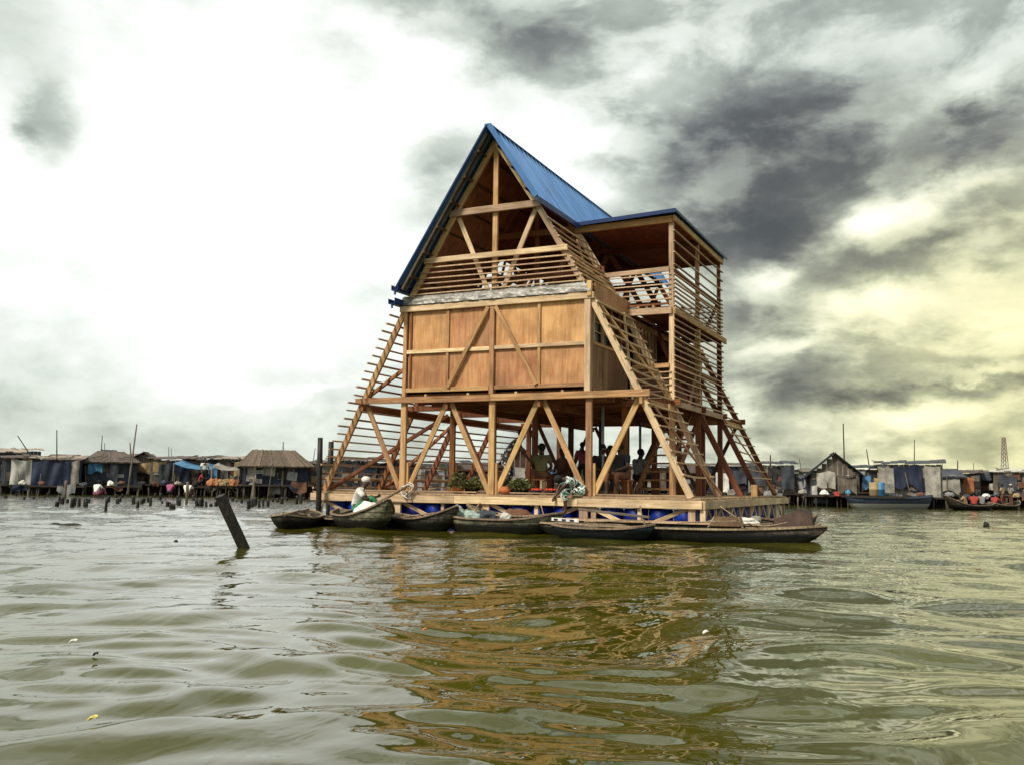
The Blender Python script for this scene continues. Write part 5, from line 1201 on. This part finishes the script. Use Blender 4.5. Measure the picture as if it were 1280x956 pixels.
    mr = N(t, 'ShaderNodeMapRange'); mr.inputs[1].default_value = 9; mr.inputs[2].default_value = 45; mr.inputs[3].default_value = .05; mr.inputs[4].default_value = 1.0; L(t, dv.outputs['Value'], mr.inputs[0]); L(t, mr.outputs[0], b2.inputs['Strength'])
    b2.inputs['Distance'].default_value = .045
    n2.inputs['Scale'].default_value = 4.0
    L(t, b2.outputs[0], b.inputs['Normal'])
    return o
WAVE = .033
water()

# ------------------------------------------------------------------ sky and sun
SUN_AZ, SUN_EL = R(200), R(48)     # compass-like: direction the light comes from, measured in the XY plane from +X
sunv = Vector((math.cos(R(252))*math.cos(SUN_EL), math.sin(R(252))*math.cos(SUN_EL), math.sin(SUN_EL)))
sl = bpy.data.lights.new('sun', 'SUN'); sl.energy = 3.7; sl.angle = R(12); sl.color = (1, .93, .82)
so = bpy.data.objects.new('sun', sl); C.objects.link(so); so.rotation_euler = sunv.to_track_quat('Z', 'Y').to_euler(); so.location = (0, -40, 40)
wd = bpy.data.worlds.new('World'); S.world = wd; wd.use_nodes = True; t = wd.node_tree; bg = t.nodes['Background']
sky = N(t, 'ShaderNodeTexSky', sky_type='NISHITA', sun_disc=False); sky.sun_elevation = SUN_EL; sky.sun_rotation = math.atan2(sunv.x, sunv.y)
def M(op, a, b=None, c=None):
    n = N(t, 'ShaderNodeMath', operation=op)
    for i, v in enumerate((a, b, c)):
        if v is None: continue
        if isinstance(v, (int, float)): n.inputs[i].default_value = v
        else: L(t, v, n.inputs[i])
    return n.outputs[0]
tc = N(t, 'ShaderNodeTexCoord'); sep = N(t, 'ShaderNodeSeparateXYZ')
# rotate so that +Y is the heading of the lagoon's far bank
mp = N(t, 'ShaderNodeMapping', vector_type='POINT'); mp.inputs['Rotation'].default_value = (0, 0, YAW); L(t, tc.outputs['Generated'], mp.inputs[0]); L(t, mp.outputs[0], sep.inputs[0])
# billow warp
n1 = N(t, 'ShaderNodeTexNoise', _Scale=6.5, _Detail=10, _Roughness=.6)
st_ = N(t, 'ShaderNodeMapping'); st_.inputs['Scale'].default_value = (1, 1, 1.5); L(t, mp.outputs[0], st_.inputs[0]); L(t, st_.outputs[0], n1.inputs['Vector'])
sc = N(t, 'ShaderNodeSeparateColor'); L(t, n1.outputs['Color'], sc.inputs[0])
az0 = M('MULTIPLY', M('ARCTAN2', sep.outputs[0], sep.outputs[1]), 57.2958); el0 = M('MULTIPLY', M('ARCSINE', sep.outputs[2]), 57.2958)
az = M('ADD', az0, M('MULTIPLY', M('SUBTRACT', sc.outputs[0], .5), 9)); el = M('ADD', el0, M('MULTIPLY', M('SUBTRACT', sc.outputs[1], .5), 8))
n2 = N(t, 'ShaderNodeTexNoise', _Scale=6.0, _Detail=10, _Roughness=.6, _Distortion=.15); L(t, st_.outputs[0], n2.inputs['Vector'])
fb = M('SUBTRACT', n2.outputs[0], .5)
def ae(px, py): return math.degrees(math.atan((px-640)/F)), math.degrees(math.atan((604+(px-640)*.014-py)/F*math.cos(math.atan((px-640)/F))))
def blob(px, py, sx, sy, amp, hard=1.0):
    a, e = ae(px, py); sx = sx/20.7; sy = sy/20.7
    dx = M('DIVIDE', M('SUBTRACT', az, a), sx); dy = M('DIVIDE', M('SUBTRACT', el, e), sy)
    r2 = M('ADD', M('MULTIPLY', dx, dx), M('MULTIPLY', dy, dy))
    return M('MULTIPLY', M('EXPONENT', M('MULTIPLY', M('POWER', r2, hard), -1.0)), amp)
# brightness field
lefty = N(t, 'ShaderNodeMapRange', interpolation_type='SMOOTHSTEP'); lefty.inputs[1].default_value = -18; lefty.inputs[2].default_value = 6; lefty.inputs[3].default_value = .35; lefty.inputs[4].default_value = 1.15; L(t, az0, lefty.inputs[0])
n4 = N(t, 'ShaderNodeTexNoise', _Scale=8.5, _Detail=12, _Roughness=.56, _Distortion=.25); st4 = N(t, 'ShaderNodeMapping'); st4.inputs['Scale'].default_value = (1, 1, 2.1); st4.inputs['Location'].default_value = (3.1, 1.7, .4); L(t, mp.outputs[0], st4.inputs[0]); L(t, st4.outputs[0], n4.inputs['Vector'])
hd4 = N(t, 'ShaderNodeMapRange', interpolation_type='SMOOTHSTEP'); hd4.inputs[1].default_value = .40; hd4.inputs[2].default_value = .60; hd4.inputs[3].default_value = -.14; hd4.inputs[4].default_value = .14; L(t, n4.outputs[0], hd4.inputs[0])
B = M('ADD', M('ADD', .70, M('MULTIPLY', fb, .80)), M('MULTIPLY', hd4.outputs[0], lefty.outputs[0]))
n3 = N(t, 'ShaderNodeTexNoise', _Scale=3.2, _Detail=9, _Roughness=.62); st3 = N(t, 'ShaderNodeMapping'); st3.inputs['Scale'].default_value = (1.3, 1.3, 5); L(t, mp.outputs[0], st3.inputs[0]); L(t, st3.outputs[0], n3.inputs['Vector'])
low = N(t, 'ShaderNodeMapRange', interpolation_type='SMOOTHSTEP'); low.inputs[1].default_value = 16; low.inputs[2].default_value = 6; L(t, el0, low.inputs[0])
rgt = N(t, 'ShaderNodeMapRange', interpolation_type='SMOOTHSTEP'); rgt.inputs[1].default_value = -20; rgt.inputs[2].default_value = 12; rgt.inputs[3].default_value = .18; rgt.inputs[4].default_value = 1.0; L(t, az0, rgt.inputs[0])
B = M('ADD', B, M('MULTIPLY', M('MULTIPLY', M('SUBTRACT', n3.outputs[0], .5), low.outputs[0]), rgt.outputs[0]))
blobs = [(230, 230, 390, 270, .56), (480, 130, 120, 110, .35), (560, 75, 50, 40, .25),
 (48, 150, 34, 34, -.75), (30, 95, 26, 26, -.5), (0, 125, 16, 24, -.7), (20, 10, 110, 50, -.25),
 (470, 0, 100, 34, -.55), (640, 15, 110, 45, -.50), (525, 225, 60, 55, -.72), (560, 170, 40, 40, -.25), (415, 85, 28, 22, -.5), (600, 120, 60, 60, -.12),
 (60, 535, 460, 90, -.15), (330, 565, 420, 55, -.12), (560, 500, 120, 60, .1), (370, 487, 55, 9, .30),
 (690, 180, 60, 50, .42), (720, 225, 50, 30, .30), (760, 130, 45, 14, -.30), (800, 60, 120, 60, .06),
 (930, 225, 110, 75, -.62), (860, 160, 90, 45, -.40), (1060, 130, 130, 55, -.42), (1170, 185, 150, 36, -.50), (1260, 140, 70, 60, -.36), (975, 290, 62, 34, -.62), (880, 280, 50, 40, -.25),
 (1200, 105, 50, 26, .30), (1250, 40, 80, 50, .10), (1085, 272, 58, 24, .46), (1195, 245, 70, 22, .26), (955, 350, 34, 14, .34), (1105, 395, 50, 20, .36), (1075, 345, 50, 22, -.42), (1165, 325, 30, 10, -.35), (1240, 348, 20, 9, -.40), (1245, 280, 50, 40, -.18),
 (985, 400, 70, 22, -.34), (1180, 420, 120, 24, .08), (1060, 445, 100, 14, -.26), (1130, 490, 170, 15, -.48), (940, 475, 60, 14, -.10), (1000, 430, 50, 9, .20), (1235, 470, 60, 9, .36), (1100, 525, 150, 14, .22), (1000, 550, 120, 8, -.14), (1250, 390, 60, 50, .20)]
for bl in blobs: B = M('ADD', B, blob(*bl[:4], bl[4]*(.58 if bl[4] < 0 else 1.0)))
# above and behind: broad bright overcast
up = N(t, 'ShaderNodeMapRange', interpolation_type='SMOOTHSTEP'); up.inputs[1].default_value = 32; up.inputs[2].default_value = 60; L(t, el0, up.inputs[0])
aa = M('ABSOLUTE', az0); bk = N(t, 'ShaderNodeMapRange', interpolation_type='SMOOTHSTEP'); bk.inputs[1].default_value = 38; bk.inputs[2].default_value = 75; L(t, aa, bk.inputs[0])
far_ = M('MAXIMUM', up.outputs[0], bk.outputs[0])
B2 = M('ADD', .70, M('MULTIPLY', fb, .7))
mxB = N(t, 'ShaderNodeMix'); L(t, far_, mxB.inputs[0]); L(t, B, mxB.inputs[2]); L(t, B2, mxB.inputs[3]); B = mxB.outputs[0]
Bc = M('MULTIPLY', B, .68)
col = ramp(t, Bc, [(0, (.068, .072, .072)), (.12, (.105, .11, .107)), (.24, (.20, .212, .20)), (.40, (.40, .44, .39)), (.55, (.66, .71, .64)), (.68, (.86, .89, .84)), (.85, (1.06, 1.08, 1.05))])
# warm light low on the right
w1 = N(t, 'ShaderNodeMapRange', interpolation_type='SMOOTHSTEP'); w1.inputs[1].default_value = 2; w1.inputs[2].default_value = 30; L(t, az, w1.inputs[0])
w2 = N(t, 'ShaderNodeMapRange', interpolation_type='SMOOTHSTEP'); w2.inputs[1].default_value = 24; w2.inputs[2].default_value = 8; L(t, el, w2.inputs[0])
w3 = N(t, 'ShaderNodeMapRange', interpolation_type='SMOOTHSTEP'); w3.inputs[1].default_value = 75; w3.inputs[2].default_value = 40; L(t, az0, w3.inputs[0])
wf = M('MULTIPLY', M('MULTIPLY', w1.outputs[0], w3.outputs[0]), M('MULTIPLY', w2.outputs[0], .95))
mw = N(t, 'ShaderNodeMix', data_type='RGBA', blend_type='MULTIPLY'); L(t, wf, mw.inputs[0]); L(t, col, mw.inputs[6]); mw.inputs[7].default_value = (1.12, 1.0, .60, 1)
sc10 = N(t, 'ShaderNodeMix', data_type='RGBA', blend_type='MULTIPLY'); sc10.inputs[0].default_value = 1; L(t, mw.outputs[2], sc10.inputs[6]); sc10.inputs[7].default_value = (10, 10, 10, 1)
mixs = N(t, 'ShaderNodeMix', data_type='RGBA'); mixs.inputs[0].default_value = .93; L(t, sky.outputs[0], mixs.inputs[6]); L(t, sc10.outputs[2], mixs.inputs[7])
L(t, mixs.outputs[2], bg.inputs[0]); bg.inputs[1].default_value = .1

# ------------------------------------------------------------------ render settings
S.render.engine = 'CYCLES'
S.view_settings.view_transform = 'Standard'; S.view_settings.look = 'None'; S.view_settings.gamma = 1; S.view_settings.exposure = 0.25; S.view_settings.use_curve_mapping = False
S.cycles.max_bounces = 8; S.cycles.diffuse_bounces = 3; S.cycles.glossy_bounces = 4
